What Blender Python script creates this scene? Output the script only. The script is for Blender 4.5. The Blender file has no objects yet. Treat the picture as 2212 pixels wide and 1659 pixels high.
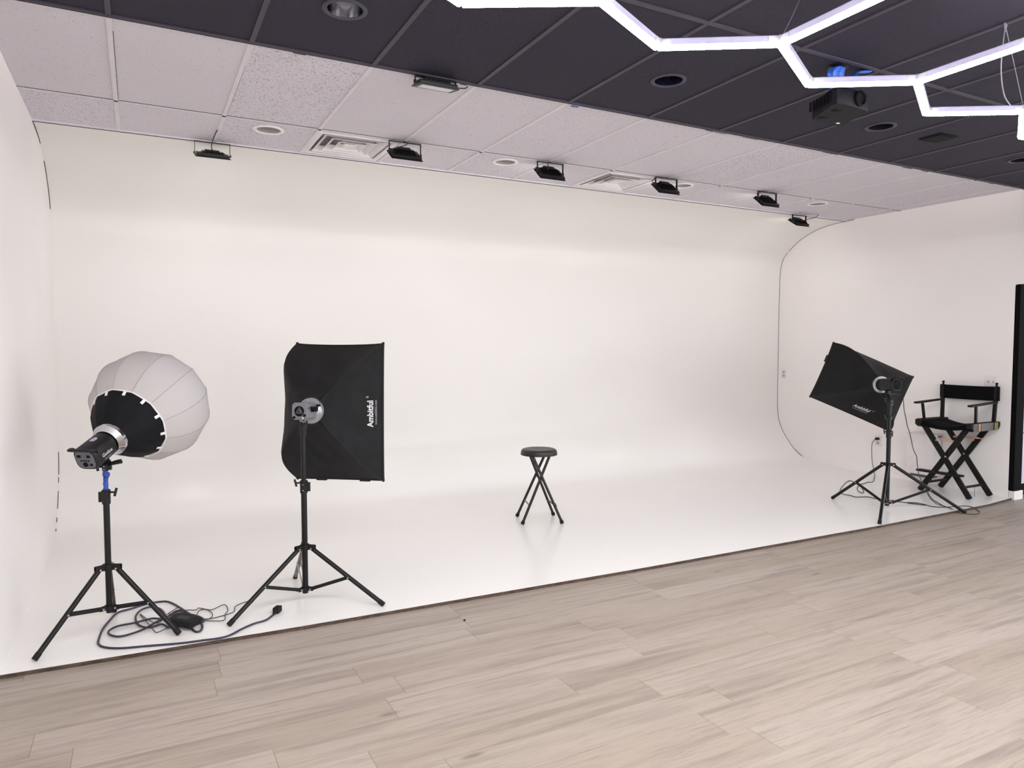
import bpy, bmesh, math, random
from mathutils import Vector, Matrix, noise
from mathutils.bvhtree import BVHTree
random.seed(7)
S = bpy.context.scene
COL = S.collection
PI = math.pi
def V(*a): return Vector(a)

# ---------------------------------------------------------------- camera, world, exposure
F_PX = 1535.0
YAW = math.atan2(807, 1535)          # looks 27.7 degrees to the right of the depth axis
PITCH = math.atan(79.5 / 1535)       # and 3 degrees down
cam_data = bpy.data.cameras.new('camera')
cam = bpy.data.objects.new('camera', cam_data); COL.objects.link(cam)
cam_data.sensor_fit = 'HORIZONTAL'; cam_data.sensor_width = 36.0
cam_data.lens = F_PX / 2212 * 36.0
cam_data.clip_start = 0.05; cam_data.clip_end = 60
cam.location = (0, 0, 1.47)
cam.rotation_euler = (PI / 2 - PITCH, 0, -YAW)
S.camera = cam
S.view_settings.view_transform = 'Standard'
S.view_settings.look = 'None'
S.view_settings.gamma = 1.0
S.view_settings.use_curve_mapping = False
S.view_settings.exposure = -0.04
S.cycles.use_denoising = True
S.cycles.max_bounces = 14
S.cycles.diffuse_bounces = 10
S.cycles.glossy_bounces = 5
S.cycles.sample_clamp_indirect = 6.0
world = bpy.data.worlds.new('world'); S.world = world
world.use_nodes = True
bgn = world.node_tree.nodes['Background']
bgn.inputs['Color'].default_value = (0.97, 0.98, 1.0, 1)
WORLD_STRENGTH = 3.6
bgn.inputs['Strength'].default_value = WORLD_STRENGTH
TUBE_STRENGTH = 60.0
FLOOD_STRENGTH = 33.0

# ---------------------------------------------------------------- materials
def srgb(r, g, b):
    f = lambda c: (c / 255 / 12.92) if c / 255 <= 0.04045 else ((c / 255 + 0.055) / 1.055) ** 2.4
    return (f(r), f(g), f(b), 1)

class NT:
    def __init__(s, name):
        s.m = bpy.data.materials.new(name); s.m.use_nodes = True
        s.t = s.m.node_tree; s.n = s.t.nodes; s.p = s.n['Principled BSDF']
    def node(s, kind, **kw):
        o = s.n.new(kind)
        for k, v in kw.items(): setattr(o, k, v)
        return o
    def link(s, a, b): s.t.links.new(a, b)
    def put(s, sock, v):
        if hasattr(v, 'is_output'): s.link(v, sock)
        else: sock.default_value = v
    def math(s, op, a, b=0.0, c=None, clamp=False):
        o = s.node('ShaderNodeMath', operation=op, use_clamp=clamp)
        s.put(o.inputs[0], a); s.put(o.inputs[1], b)
        if c is not None: s.put(o.inputs[2], c)
        return o.outputs[0]
    def vec(s, x, y, z=0.0):
        o = s.node('ShaderNodeCombineXYZ')
        s.put(o.inputs[0], x); s.put(o.inputs[1], y); s.put(o.inputs[2], z)
        return o.outputs[0]
    def pos(s):
        g = s.node('ShaderNodeNewGeometry'); q = s.node('ShaderNodeSeparateXYZ')
        s.link(g.outputs['Position'], q.inputs[0])
        return g.outputs['Position'], q.outputs[0], q.outputs[1], q.outputs[2]
    def noise(s, vec, scale, detail=3.0, rough=0.5, dist=0.0):
        o = s.node('ShaderNodeTexNoise'); s.link(vec, o.inputs['Vector'])
        o.inputs['Scale'].default_value = scale; o.inputs['Detail'].default_value = detail
        o.inputs['Roughness'].default_value = rough; o.inputs['Distortion'].default_value = dist
        return o.outputs[0]
    def white(s, vec):
        o = s.node('ShaderNodeTexWhiteNoise', noise_dimensions='3D'); s.link(vec, o.inputs['Vector'])
        return o.outputs['Value']
    def mix(s, fac, a, b, mode='MIX'):
        o = s.node('ShaderNodeMix', data_type='RGBA', blend_type=mode)
        s.put(o.inputs[0], fac); s.put(o.inputs[6], a); s.put(o.inputs[7], b)
        return o.outputs[2]
    def ramp(s, fac, lo, hi):     # smooth 0..1 between lo and hi
        o = s.node('ShaderNodeMapRange', interpolation_type='SMOOTHSTEP')
        s.put(o.inputs[0], fac); o.inputs[1].default_value = lo; o.inputs[2].default_value = hi
        return o.outputs[0]
    def bump(s, h, strength=0.2, dist=0.01):
        o = s.node('ShaderNodeBump'); o.inputs['Strength'].default_value = strength
        o.inputs['Distance'].default_value = dist; s.link(h, o.inputs['Height'])
        s.link(o.outputs[0], s.p.inputs['Normal'])

def mat(name, col, rough=0.5, metal=0.0, spec=0.5, nscale=0, namp=0.0, bump=0.0):
    t = NT(name); p = t.p
    p.inputs['Roughness'].default_value = rough; p.inputs['Metallic'].default_value = metal
    p.inputs['Specular IOR Level'].default_value = spec
    if nscale:
        g = t.node('ShaderNodeTexCoord')
        n = t.noise(g.outputs['Object'], nscale, 3)
        hi = tuple(min(1, c * (1 + namp)) for c in col[:3]) + (1,)
        lo = tuple(c * (1 - namp) for c in col[:3]) + (1,)
        t.link(t.mix(t.ramp(n, 0.3, 0.7), lo, hi), p.inputs['Base Color'])
        if bump: t.bump(n, bump, 0.004)
    else:
        p.inputs['Base Color'].default_value = col
    return t.m

def emit_mat(name, col, strength):
    t = NT(name)
    t.p.inputs['Base Color'].default_value = col
    t.p.inputs['Emission Color'].default_value = col
    t.p.inputs['Emission Strength'].default_value = strength
    t.p.inputs['Roughness'].default_value = 0.4
    return t.m

def laminate():
    t = NT('grey_beige_laminate'); P, x, y, z = t.pos()
    w, L = 0.1755, 1.22
    ry = t.math('DIVIDE', t.math('SUBTRACT', y, 2.82 - 40 * w), w)
    row = t.math('FLOOR', ry); fy = t.math('FRACT', ry)
    off = t.white(t.vec(row, 3.7, 1.1))
    rx = t.math('ADD', t.math('DIVIDE', x, L), t.math('ADD', t.math('MULTIPLY', off, 1.0), 20.0))
    cel = t.math('FLOOR', rx); fx = t.math('FRACT', rx)
    pid = t.white(t.vec(cel, row, 9.3)); pid2 = t.white(t.vec(cel, row, 2.3))
    shift = t.math('MULTIPLY', pid, 37.0)
    gv = t.vec(t.math('MULTIPLY', x, 0.55), t.math('MULTIPLY', y, 11.0), shift)
    broad = t.noise(gv, 1.7, 4, 0.55, 0.5)
    gv2 = t.vec(t.math('MULTIPLY', x, 1.5), t.math('MULTIPLY', y, 34.0), shift)
    fine = t.noise(gv2, 2.4, 5, 0.65, 0.25)
    gv3 = t.vec(t.math('MULTIPLY', x, 0.9), t.math('MULTIPLY', y, 5.0), shift)
    cloud = t.noise(gv3, 2.1, 2, 0.5)
    c = t.mix(pid2, srgb(160, 147, 134), srgb(172, 160, 150))
    c = t.mix(t.math('MULTIPLY', t.ramp(broad, 0.46, 0.72), 0.62), c, srgb(128, 116, 108))
    c = t.mix(t.math('MULTIPLY', t.ramp(cloud, 0.52, 0.8), 0.40), c, srgb(126, 114, 110))
    c = t.mix(t.math('MULTIPLY', t.ramp(fine, 0.53, 0.72), 0.42), c, srgb(112, 100, 92))
    c = t.mix(t.math('MULTIPLY', t.ramp(fine, 0.46, 0.28), 0.4), c, srgb(180, 168, 158))
    gv4 = t.vec(t.math('MULTIPLY', x, 4.0), t.math('MULTIPLY', y, 110.0), shift)
    hair = t.noise(gv4, 2.6, 4, 0.6, 0.1)
    c = t.mix(t.math('MULTIPLY', t.ramp(hair, 0.52, 0.70), 0.30), c, srgb(112, 100, 92))
    # knots, sparse
    vo = t.node('ShaderNodeTexVoronoi'); vo.inputs['Scale'].default_value = 1.0
    t.link(t.vec(t.math('MULTIPLY', x, 1.3), t.math('MULTIPLY', y, 4.1), 0.0), vo.inputs['Vector'])
    kn = t.ramp(vo.outputs['Distance'], 0.085, 0.02)
    c = t.mix(t.math('MULTIPLY', kn, 0.6), c, srgb(100, 90, 84))
    # seams
    sy = t.math('LESS_THAN', t.math('MINIMUM', fy, t.math('SUBTRACT', 1.0, fy)), 0.0075)
    sx = t.math('LESS_THAN', t.math('MINIMUM', fx, t.math('SUBTRACT', 1.0, fx)), 0.0011)
    seam = t.math('MAXIMUM', t.math('MULTIPLY', sy, 0.22), t.math('MULTIPLY', sx, 0.6))
    c = t.mix(seam, c, srgb(98, 84, 74))
    t.link(c, t.p.inputs['Base Color'])
    t.p.inputs['Roughness'].default_value = 0.46
    t.p.inputs['Specular IOR Level'].default_value = 0.4
    t.bump(fine, 0.10, 0.003)
    return t.m

def tiles(name, base, dark, speck, spec_rough):
    t = NT(name); P, x, y, z = t.pos()
    cx = t.math('FLOOR', t.math('DIVIDE', t.math('SUBTRACT', x, 0.527 - 60.9), 0.609))
    cy = t.math('FLOOR', t.math('DIVIDE', t.math('SUBTRACT', y, 3.75 - 24.2), 1.21))
    r = t.white(t.vec(cx, cy, 0.7))
    n1 = t.noise(P, 95.0, 2, 0.6, 1.2)
    n2 = t.noise(P, 2.0, 2)
    th = t.math('ADD', 0.595, t.math('MULTIPLY', r, 0.10))
    sp = t.math('MULTIPLY', t.math('GREATER_THAN', n1, th), speck)
    c = t.mix(t.math('MULTIPLY', r, 0.5), base, dark)
    c = t.mix(t.math('MULTIPLY', t.ramp(n2, 0.4, 0.7), 0.25), c, dark)
    c = t.mix(sp, c, tuple(v * 0.25 for v in base[:3]) + (1,))
    t.link(c, t.p.inputs['Base Color'])
    t.p.inputs['Roughness'].default_value = spec_rough
    t.p.inputs['Specular IOR Level'].default_value = 0.25
    t.bump(n1, 0.25, 0.003)
    return t.m

def painted(name, col, rough, wav=0.02, spec=0.5, mottle=0.015):
    t = NT(name); P, x, y, z = t.pos()
    n = t.noise(P, 0.9, 3, 0.5); n2 = t.noise(P, 60, 2, 0.5)
    lo = tuple(c * (1 - mottle) for c in col[:3]) + (1,); hi = tuple(min(1, c * (1 + mottle)) for c in col[:3]) + (1,)
    t.link(t.mix(t.ramp(n, 0.3, 0.7), lo, hi), t.p.inputs['Base Color'])
    t.p.inputs['Roughness'].default_value = rough
    t.p.inputs['Specular IOR Level'].default_value = spec
    if wav: t.bump(t.math('ADD', n, t.math('MULTIPLY', n2, 0.03)), wav, 0.05)
    return t.m

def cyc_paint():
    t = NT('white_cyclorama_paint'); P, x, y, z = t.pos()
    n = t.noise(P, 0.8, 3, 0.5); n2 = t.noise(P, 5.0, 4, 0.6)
    # brighter light on floor and cove mixed into the colour, with an uneven edge
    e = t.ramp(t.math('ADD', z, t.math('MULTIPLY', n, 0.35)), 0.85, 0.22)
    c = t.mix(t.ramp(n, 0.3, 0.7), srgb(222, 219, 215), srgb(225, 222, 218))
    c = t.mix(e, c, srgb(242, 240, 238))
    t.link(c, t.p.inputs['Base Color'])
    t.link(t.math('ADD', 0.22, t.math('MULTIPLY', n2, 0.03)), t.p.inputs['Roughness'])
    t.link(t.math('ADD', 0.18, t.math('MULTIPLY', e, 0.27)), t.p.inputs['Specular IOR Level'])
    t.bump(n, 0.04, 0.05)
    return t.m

def fabric_white():
    t = NT('white_translucent_fabric')
    d = t.node('ShaderNodeBsdfDiffuse'); d.inputs[0].default_value = (0.66, 0.63, 0.63, 1)
    l = t.node('ShaderNodeBsdfTranslucent'); l.inputs[0].default_value = (0.62, 0.58, 0.56, 1)
    m = t.node('ShaderNodeMixShader'); m.inputs[0].default_value = 0.35
    t.link(d.outputs[0], m.inputs[1]); t.link(l.outputs[0], m.inputs[2])
    t.link(m.outputs[0], t.n['Material Output'].inputs['Surface'])
    return t.m

def edge_board():
    t = NT('raw_board_edge'); P, x, y, z = t.pos()
    n = t.noise(t.vec(t.math('MULTIPLY', x, 1.0), y, t.math('MULTIPLY', z, 4.0)), 14, 4, 0.65)
    n2 = t.noise(P, 90, 2)
    c = t.mix(t.ramp(n, 0.35, 0.65), srgb(70, 60, 52), srgb(98, 83, 75))
    c = t.mix(t.math('MULTIPLY', t.ramp(n2, 0.5, 0.7), 0.4), c, srgb(58, 46, 40))
    t.link(c, t.p.inputs['Base Color']); t.p.inputs['Roughness'].default_value = 0.9; t.p.inputs['Specular IOR Level'].default_value = 0.15
    return t.m

def clear_plastic():
    t = NT('frosted_connector_plastic')
    t.p.inputs['Base Color'].default_value = (0.86, 0.84, 0.95, 1)
    t.p.inputs['Roughness'].default_value = 0.25
    t.p.inputs['Transmission Weight'].default_value = 0.5
    return t.m

M = dict(
    laminate=laminate(),
    white_tile=tiles('white_ceiling_tile', srgb(208, 203, 210), srgb(199, 194, 199), 0.75, 0.9),
    dark_tile=tiles('dark_ceiling_tile', srgb(46, 42, 55), srgb(40, 36, 49), 0.75, 0.8),
    dark_bar=mat('dark_grid_bar', srgb(56, 51, 64), 0.6, nscale=6, namp=0.08),
    white_bar=mat('white_grid_bar', srgb(209, 204, 210), 0.6, nscale=6, namp=0.03),
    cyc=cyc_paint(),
    cyc_floor=painted('white_floor_paint', srgb(240, 238, 236), 0.25, 0.03),
    wall=painted('white_wall_paint', srgb(238, 234, 232), 0.55, 0.02),
    board=edge_board(),
    gap=mat('dark_seam_gap', srgb(66, 60, 60), 0.9, nscale=30, namp=0.3),
    white_plastic=mat('white_plastic', srgb(226, 222, 222), 0.4, nscale=20, namp=0.02),
    white_metal=mat('white_vent_metal', srgb(216, 213, 214), 0.45, nscale=20, namp=0.03),
    vent_dark=mat('vent_recess_grey', srgb(176, 172, 172), 0.8, nscale=25, namp=0.3),
    black=mat('black_powder_coat', srgb(14, 13, 15), 0.42, spec=0.3, nscale=40, namp=0.15),
    black_metal=mat('black_pole_metal', srgb(12, 12, 12), 0.36, 0.1, spec=0.35, nscale=40, namp=0.1),
    grey_and_sheen=mat('grey_metal_and_leg_sheen', srgb(112, 108, 104), 0.35, 0.6, nscale=40, namp=0.1),
    black_matte=mat('black_matte', srgb(9, 8, 9), 0.9, spec=0.12, nscale=30, namp=0.2),
    black_plastic=mat('black_plastic', srgb(18, 18, 20), 0.48, spec=0.35, nscale=60, namp=0.1),
    rubber=mat('black_rubber', srgb(26, 24, 24), 0.8, spec=0.3, nscale=50, namp=0.15),
    chrome=mat('chrome_metal', srgb(200, 200, 204), 0.12, 1.0, nscale=10, namp=0.02),
    silver=mat('silver_rivet', srgb(190, 188, 186), 0.3, 0.9, nscale=80, namp=0.05),
    grey_case=mat('grey_painted_metal', srgb(116, 117, 124), 0.45, 0.2, nscale=50, namp=0.05),
    ring_grey=mat('light_grey_metal', srgb(160, 158, 162), 0.35, 0.6, nscale=50, namp=0.06),
    panel_grey=mat('grey_control_panel', srgb(92, 92, 99), 0.5, nscale=50, namp=0.06),
    fab_black=mat('black_softbox_fabric', srgb(22, 22, 24), 0.7, spec=0.22, nscale=9, namp=0.22, bump=0.35),
    fab_skirt=mat('black_skirt_fabric', srgb(13, 13, 18), 0.75, spec=0.2, nscale=12, namp=0.3, bump=0.3),
    piping=mat('black_piping', srgb(18, 18, 19), 0.8, nscale=50, namp=0.2),
    fab_white=fabric_white(),
    fab_seam=mat('grey_seam_thread', srgb(158, 150, 150), 0.8, nscale=50, namp=0.05),
    diffuser=mat('white_diffuser_cloth', srgb(225, 222, 220), 0.8, nscale=20, namp=0.03),
    tape_blue=mat('blue_masking_tape', srgb(34, 66, 150), 0.55, nscale=35, namp=0.3, bump=0.4),
    tape_blue_b=mat('bright_blue_tape', srgb(48, 96, 196), 0.55, nscale=28, namp=0.35, bump=0.4),
    print_white=mat('white_print', srgb(196, 196, 198), 0.6, nscale=80, namp=0.05),
    print_dim=mat('dull_print', srgb(140, 134, 138), 0.6, nscale=80, namp=0.1),
    badge=mat('pale_badge', srgb(168, 162, 180), 0.5, nscale=120, namp=0.3),
    cord=mat('dark_purple_cord', srgb(42, 34, 56), 0.45, nscale=40, namp=0.2),
    wire=mat('dark_wire', srgb(44, 40, 44), 0.5, nscale=40, namp=0.2),
    vinyl=mat('black_vinyl_seat', srgb(30, 28, 26), 0.42, nscale=14, namp=0.1),
    stool_metal=mat('dark_brown_tube', srgb(24, 20, 19), 0.38, 0.2, nscale=40, namp=0.1),
    wood_black=mat('black_stained_wood', srgb(22, 20, 19), 0.62, spec=0.22, nscale=22, namp=0.25, bump=0.15),
    canvas=mat('black_canvas', srgb(10, 10, 13), 0.95, spec=0.15, nscale=60, namp=0.2, bump=0.2),
    wood_pale=mat('pale_wood_slat', srgb(196, 152, 124), 0.6, nscale=30, namp=0.15),
    tape_silver=mat('silver_tape', srgb(84, 78, 84), 0.5, 0.1, nscale=40, namp=0.1),
    tape_ochre=mat('ochre_tape', srgb(146, 112, 58), 0.5, nscale=40, namp=0.1),
    tape_olive=mat('olive_tape', srgb(120, 114, 66), 0.5, nscale=40, namp=0.1),
    return_wall=painted('wall_paint_with_shade', srgb(172, 164, 164), 0.6, 0.0),  # wall paint with shade put into its colour to offset the tubes' light
    door=painted('lavender_white_door', srgb(196, 190, 206), 0.5, 0.0),
    housing=mat('lavender_white_housing', srgb(176, 170, 198), 0.45, nscale=20, namp=0.03),
    tube=emit_mat('led_tube_diffuser', (1.0, 0.985, 1.0, 1), TUBE_STRENGTH),
    flood_lens=emit_mat('floodlight_lens', (1.0, 0.985, 0.95, 1), FLOOD_STRENGTH),
    lens_off=mat('unlit_led_lens', srgb(214, 212, 220), 0.3, nscale=60, namp=0.15),
    connector=clear_plastic(),
    can_black=mat('black_can_interior', srgb(10, 9, 14), 0.7, spec=0.15, nscale=20, namp=0.2),
    can_blue=mat('dark_glossy_can_interior', srgb(30, 28, 52), 0.15, 0.5, nscale=20, namp=0.2),
    can_grey=mat('grey_can_interior', srgb(170, 164, 162), 0.7, nscale=20, namp=0.03),
    projector=mat('dark_projector_shell', srgb(20, 18, 26), 0.65, spec=0.2, nscale=30, namp=0.08),
    cable_steel=mat('steel_cable', srgb(150, 146, 156), 0.4, 0.5, nscale=60, namp=0.05),
)

# ---------------------------------------------------------------- mesh building
def root_of(o):
    while o.parent: o = o.parent
    return o

class MB:
    """collects world-space geometry; build() links it as one mesh object"""
    def __init__(s, mtx=None): s.bm = bmesh.new(); s.m = mtx or Matrix.Identity(4)
    def v(s, p): return s.bm.verts.new(s.m @ Vector(p))
    def face(s, vs):
        try: return s.bm.faces.new(vs)
        except ValueError: return None
    def grid(s, rows, closed=False, cap=False):
        R = [[s.v(p) for p in r] for r in rows]; n = len(R[0])
        for i in range(len(R) - 1):
            for j in range(n if closed else n - 1):
                k = (j + 1) % n
                s.face([R[i][j], R[i][k], R[i + 1][k], R[i + 1][j]])
        if cap: s.face(R[0][::-1]); s.face(R[-1])
        return s
    def box(s, c, size, rot=None, bev=0.0):
        hx, hy, hz = [q / 2 for q in size]; c = Vector(c); rot = rot or Matrix.Identity(3)
        tmp = bmesh.new(); bmesh.ops.create_cube(tmp, size=1.0)
        for w in tmp.verts: w.co = Vector((w.co.x * hx * 2, w.co.y * hy * 2, w.co.z * hz * 2))
        if bev > 0: bmesh.ops.bevel(tmp, geom=tmp.edges[:], offset=bev, segments=2, affect='EDGES', profile=0.6)
        mp = {}
        for w in tmp.verts: mp[w] = s.v(rot @ w.co + c)
        for f in tmp.faces: s.face([mp[w] for w in f.verts])
        tmp.free(); return s
    def prism(s, pts, axis, depth):
        """closed polygon of 3D points pushed along an axis vector"""
        a = [s.v(p) for p in pts]; d = Vector(axis).normalized() * depth
        b = [s.v(Vector(p) + d) for p in pts]; n = len(pts)
        for i in range(n): s.face([a[i], a[(i + 1) % n], b[(i + 1) % n], b[i]])
        s.face(a[::-1]); s.face(b); return s
    def tube(s, pts, r, n=10, closed=False, cap=True, flat=1.0, up=None):
        pts = [Vector(p) for p in pts]; rs = r if isinstance(r, (list, tuple)) else [r] * len(pts)
        rings = []; prev = None
        for i, p in enumerate(pts):
            if closed: t = pts[(i + 1) % len(pts)] - pts[i - 1]
            else: t = pts[min(i + 1, len(pts) - 1)] - pts[max(i - 1, 0)]
            t.normalize()
            if prev is None:
                ref = Vector(up) if up else (Vector((0, 0, 1)) if abs(t.z) < 0.9 else Vector((1, 0, 0)))
                a = (ref - t * ref.dot(t)).normalized()
            else: a = (prev - t * prev.dot(t)).normalized()
            prev = a; b = t.cross(a)
            rings.append([p + (a * math.cos(2 * PI * k / n) * flat + b * math.sin(2 * PI * k / n)) * rs[i] for k in range(n)])
        if closed: rings.append(rings[0]); cap = False
        return s.grid(rings, closed=True, cap=cap)
    def lathe(s, prof, origin=(0, 0, 0), axis=(0, 0, 1), n=32, cap=False):
        """prof: list of (radius, height along axis)"""
        ax = Vector(axis).normalized(); ref = Vector((0, 0, 1)) if abs(ax.z) < 0.9 else Vector((1, 0, 0))
        a = (ref - ax * ref.dot(ax)).normalized(); b = ax.cross(a); o = Vector(origin)
        rows = [[o + ax * h + (a * math.cos(2 * PI * k / n) + b * math.sin(2 * PI * k / n)) * max(r, 1e-4) for k in range(n)] for r, h in prof]
        return s.grid(rows, closed=True, cap=cap)
    def sphere(s, c, r, n=12):
        pr = [(r * math.sin(PI * i / n), -r * math.cos(PI * i / n)) for i in range(n + 1)]
        return s.lathe(pr, c, (0, 0, 1), n * 2)
    def build(s, name, material, parent=None, at=None, smooth=True, label=None, kind=None, bevel=0.0, weld=True):
        bm = s.bm
        if weld: bmesh.ops.remove_doubles(bm, verts=bm.verts[:], dist=1e-5)
        bmesh.ops.recalc_face_normals(bm, faces=bm.faces[:])
        if parent is not None: L = root_of(parent).location.copy()
        elif at is not None: L = Vector(at)
        else:
            xs = [w.co for w in bm.verts]
            L = Vector(((min(q.x for q in xs) + max(q.x for q in xs)) / 2, (min(q.y for q in xs) + max(q.y for q in xs)) / 2, min(q.z for q in xs)))
        for w in bm.verts: w.co -= L
        me = bpy.data.meshes.new(name); bm.to_mesh(me); bm.free()
        mats = material if isinstance(material, (list, tuple)) else [material]
        for q in mats: me.materials.append(q)
        if smooth:
            for p in me.polygons: p.use_smooth = True
            try: me.set_sharp_from_angle(angle=math.radians(38))
            except Exception: pass
        o = bpy.data.objects.new(name, me); COL.objects.link(o)
        if parent is None: o.location = L
        else: o.parent = parent
        if bevel:
            b = o.modifiers.new('bevel', 'BEVEL'); b.width = bevel; b.segments = 2; b.limit_method = 'ANGLE'
        if label: o['label'] = label
        if kind: o['kind'] = kind
        return o

def thing(name, loc, label, cat, group=None):
    o = bpy.data.objects.new(name, None); COL.objects.link(o); o.location = loc
    o.empty_display_size = 0.1
    o['label'] = label; o['category'] = cat
    if group: o['group'] = group
    bpy.context.view_layer.update()
    return o
def tag(o, label, cat, group=None):
    o['label'] = label; o['category'] = cat
    if group: o['group'] = group
    return o
def struct(o): o['kind'] = 'structure'; return o

def spline(pts, k=6, closed=False):
    pts = [Vector(p) for p in pts]; n = len(pts); out = []
    for i in range(n if closed else n - 1):
        if closed: p0, p1, p2, p3 = pts[i - 1], pts[i], pts[(i + 1) % n], pts[(i + 2) % n]
        else: p0, p1, p2, p3 = pts[max(i - 1, 0)], pts[i], pts[i + 1], pts[min(i + 2, n - 1)]
        for j in range(k):
            t = j / k
            out.append(0.5 * ((2 * p1) + (p2 - p0) * t + (2 * p0 - 5 * p1 + 4 * p2 - p3) * t * t + (3 * p1 - p0 - 3 * p2 + p3) * t ** 3))
    if not closed: out.append(pts[-1])
    return out

def frame(o, w, up=(0, 0, 1)):
    """matrix with local z along w, local y near up, local x to the viewer's right seen from behind"""
    w = Vector(w).normalized(); y = Vector(up); y = (y - w * y.dot(w)).normalized(); x = w.cross(y)
    m = Matrix.Identity(4)
    for i in range(3): m[i][0] = x[i]; m[i][1] = y[i]; m[i][2] = w[i]; m[i][3] = o[i]
    return m

def text_pts(body, size, bold=0.0, spacing=1.0):
    cu = bpy.data.curves.new('lettering', 'FONT'); cu.body = body; cu.size = size
    cu.align_x = 'CENTER'; cu.align_y = 'CENTER'; cu.offset = bold; cu.resolution_u = 3; cu.space_character = spacing
    o = bpy.data.objects.new('lettering', cu); COL.objects.link(o)
    bpy.context.view_layer.update()
    dg = bpy.context.evaluated_depsgraph_get()
    me = bpy.data.meshes.new_from_object(o.evaluated_get(dg))
    vs = [v.co.copy() for v in me.vertices]; fs = [tuple(p.vertices) for p in me.polygons]
    bpy.data.objects.remove(o); bpy.data.curves.remove(cu); bpy.data.meshes.remove(me)
    return vs, fs

def bvh_of(o):
    L = root_of(o).location
    return BVHTree.FromPolygons([v.co + L for v in o.data.vertices], [tuple(p.vertices) for p in o.data.polygons])

def decal(name, shape, origin, u, v, bvh, ray, material, parent, lift=0.0025, label=None):
    """lay flat lettering onto a curved surface: origin + x*u + y*v, dropped along ray"""
    vs, fs = shape; u = Vector(u).normalized(); v = Vector(v).normalized(); ray = Vector(ray).normalized()
    b = MB(); out = []
    for q in vs:
        p = Vector(origin) + u * q.x + v * q.y
        hit = bvh.ray_cast(p - ray * 0.6, ray)
        h = hit[0] if hit[0] is not None else p
        out.append(b.v(h - ray * lift))
    for f in fs: b.face([out[i] for i in f])
    return b.build(name, material, parent, smooth=False, label=label, weld=False)

# ================================================================ THE ROOM
XL, XR = -0.578, 7.42          # left and right wall faces
ZC = 2.96                      # ceiling height
YB = 3.75                      # dark / white ceiling boundary
ZP = 0.02                      # top of the painted platform
YN = -3.2                      # how far the room is built towards and behind the camera
XF = 11.0
EDGE = [(-0.62, 3.777), (0.7, 3.72), (2.9, 3.676), (5.35, 3.668), (6.9, 3.705), (7.42, 3.762)]

b = MB(); b.box(((XL - 0.4 + XF) / 2, (YN + 6.9) / 2, -0.05), (XF - XL + 0.4, 6.9 - YN, 0.1))
struct(b.build('floor', M['laminate'], smooth=False))

# cyclorama: painted floor, cove, wall and upper curve in one sweep along the room
prof = [(4.2, ZP), (4.8, ZP), (5.4, ZP), (5.75, 0.024), (6.0, 0.042), (6.2, 0.088), (6.34, 0.175), (6.46, 0.30), (6.54, 0.41),
        (6.59, 0.52), (6.612, 0.64), (6.62, 0.78), (6.622, 1.2), (6.622, 1.8), (6.62, 2.3), (6.614, 2.42), (6.595, 2.54), (6.55, 2.63),
        (6.475, 2.70), (6.39, 2.765), (6.298, 2.82), (6.19, 2.868), (6.06, 2.908), (5.94, 2.93), (5.83, 2.943), (5.66, 2.953)]
sp = spline([(0, y, z) for y, z in prof], 5)
NX = 24
rows = []
for q in sp: rows.append([(XL + (XR - XL) * i / NX, q.y, q.z) for i in range(NX + 1)])
KS = 15                                     # the flat part ends where the cove starts to rise
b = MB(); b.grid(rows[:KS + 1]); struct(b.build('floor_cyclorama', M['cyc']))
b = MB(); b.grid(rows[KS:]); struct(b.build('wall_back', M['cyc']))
# platform in front of the sweep, its front edge slightly bowed like the real one
b = MB(); pl = [(x, y) for x, y in EDGE]; pl[0] = (XL, 3.776)
nv = [(x, y, ZP) for x, y in pl]; fv = [(x, 4.2, ZP) for x, y in pl]
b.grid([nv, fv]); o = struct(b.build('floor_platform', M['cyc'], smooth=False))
b = MB(); b.grid([[(x, y + 0.002, 0.0) for x, y in pl], [(x, y, ZP - 0.0015) for x, y in pl], [(x, y + 0.004, ZP - 0.0005) for x, y in pl]])
# joints between the boards and a rough lower lip
for x in (-0.1, 0.56, 1.9, 3.06, 4.9, 5.37, 6.6):
    i = max(k for k in range(len(pl)) if pl[k][0] <= x); t = (x - pl[i][0]) / (pl[i + 1][0] - pl[i][0]); y = pl[i][1] * (1 - t) + pl[i + 1][1] * t
    b.box((x, y + 0.001, ZP * 0.45), (0.012, 0.005, ZP * 0.85))
struct(b.build('trim_1', M['board'], smooth=False))

# side walls
b = MB(); b.box((XL - 0.06, (3.777 + 7.0) / 2, ZC / 2), (0.12, 7.0 - 3.777, ZC))
struct(b.build('wall_left', M['wall'], smooth=False))
b = MB(); b.box((XL - 0.10, (YN + 3.777) / 2, ZC / 2), (0.14, 3.777 - YN, ZC))
struct(b.build('wall_left_front', M['wall'], smooth=False))
b = MB(); b.box((XR + 0.06, (3.79 + 7.0) / 2, ZC / 2), (0.12, 7.0 - 3.79, ZC)); b.box((XR + 0.06, 3.59, (2.068 + ZC) / 2), (0.12, 0.40, ZC - 2.068))
struct(b.build('wall_right', M['wall'], smooth=False))
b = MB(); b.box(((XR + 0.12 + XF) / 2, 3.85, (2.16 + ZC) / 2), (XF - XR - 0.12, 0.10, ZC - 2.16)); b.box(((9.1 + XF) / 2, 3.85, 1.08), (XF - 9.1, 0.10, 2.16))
struct(b.build('wall_right_return', M['return_wall'], smooth=False))
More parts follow.
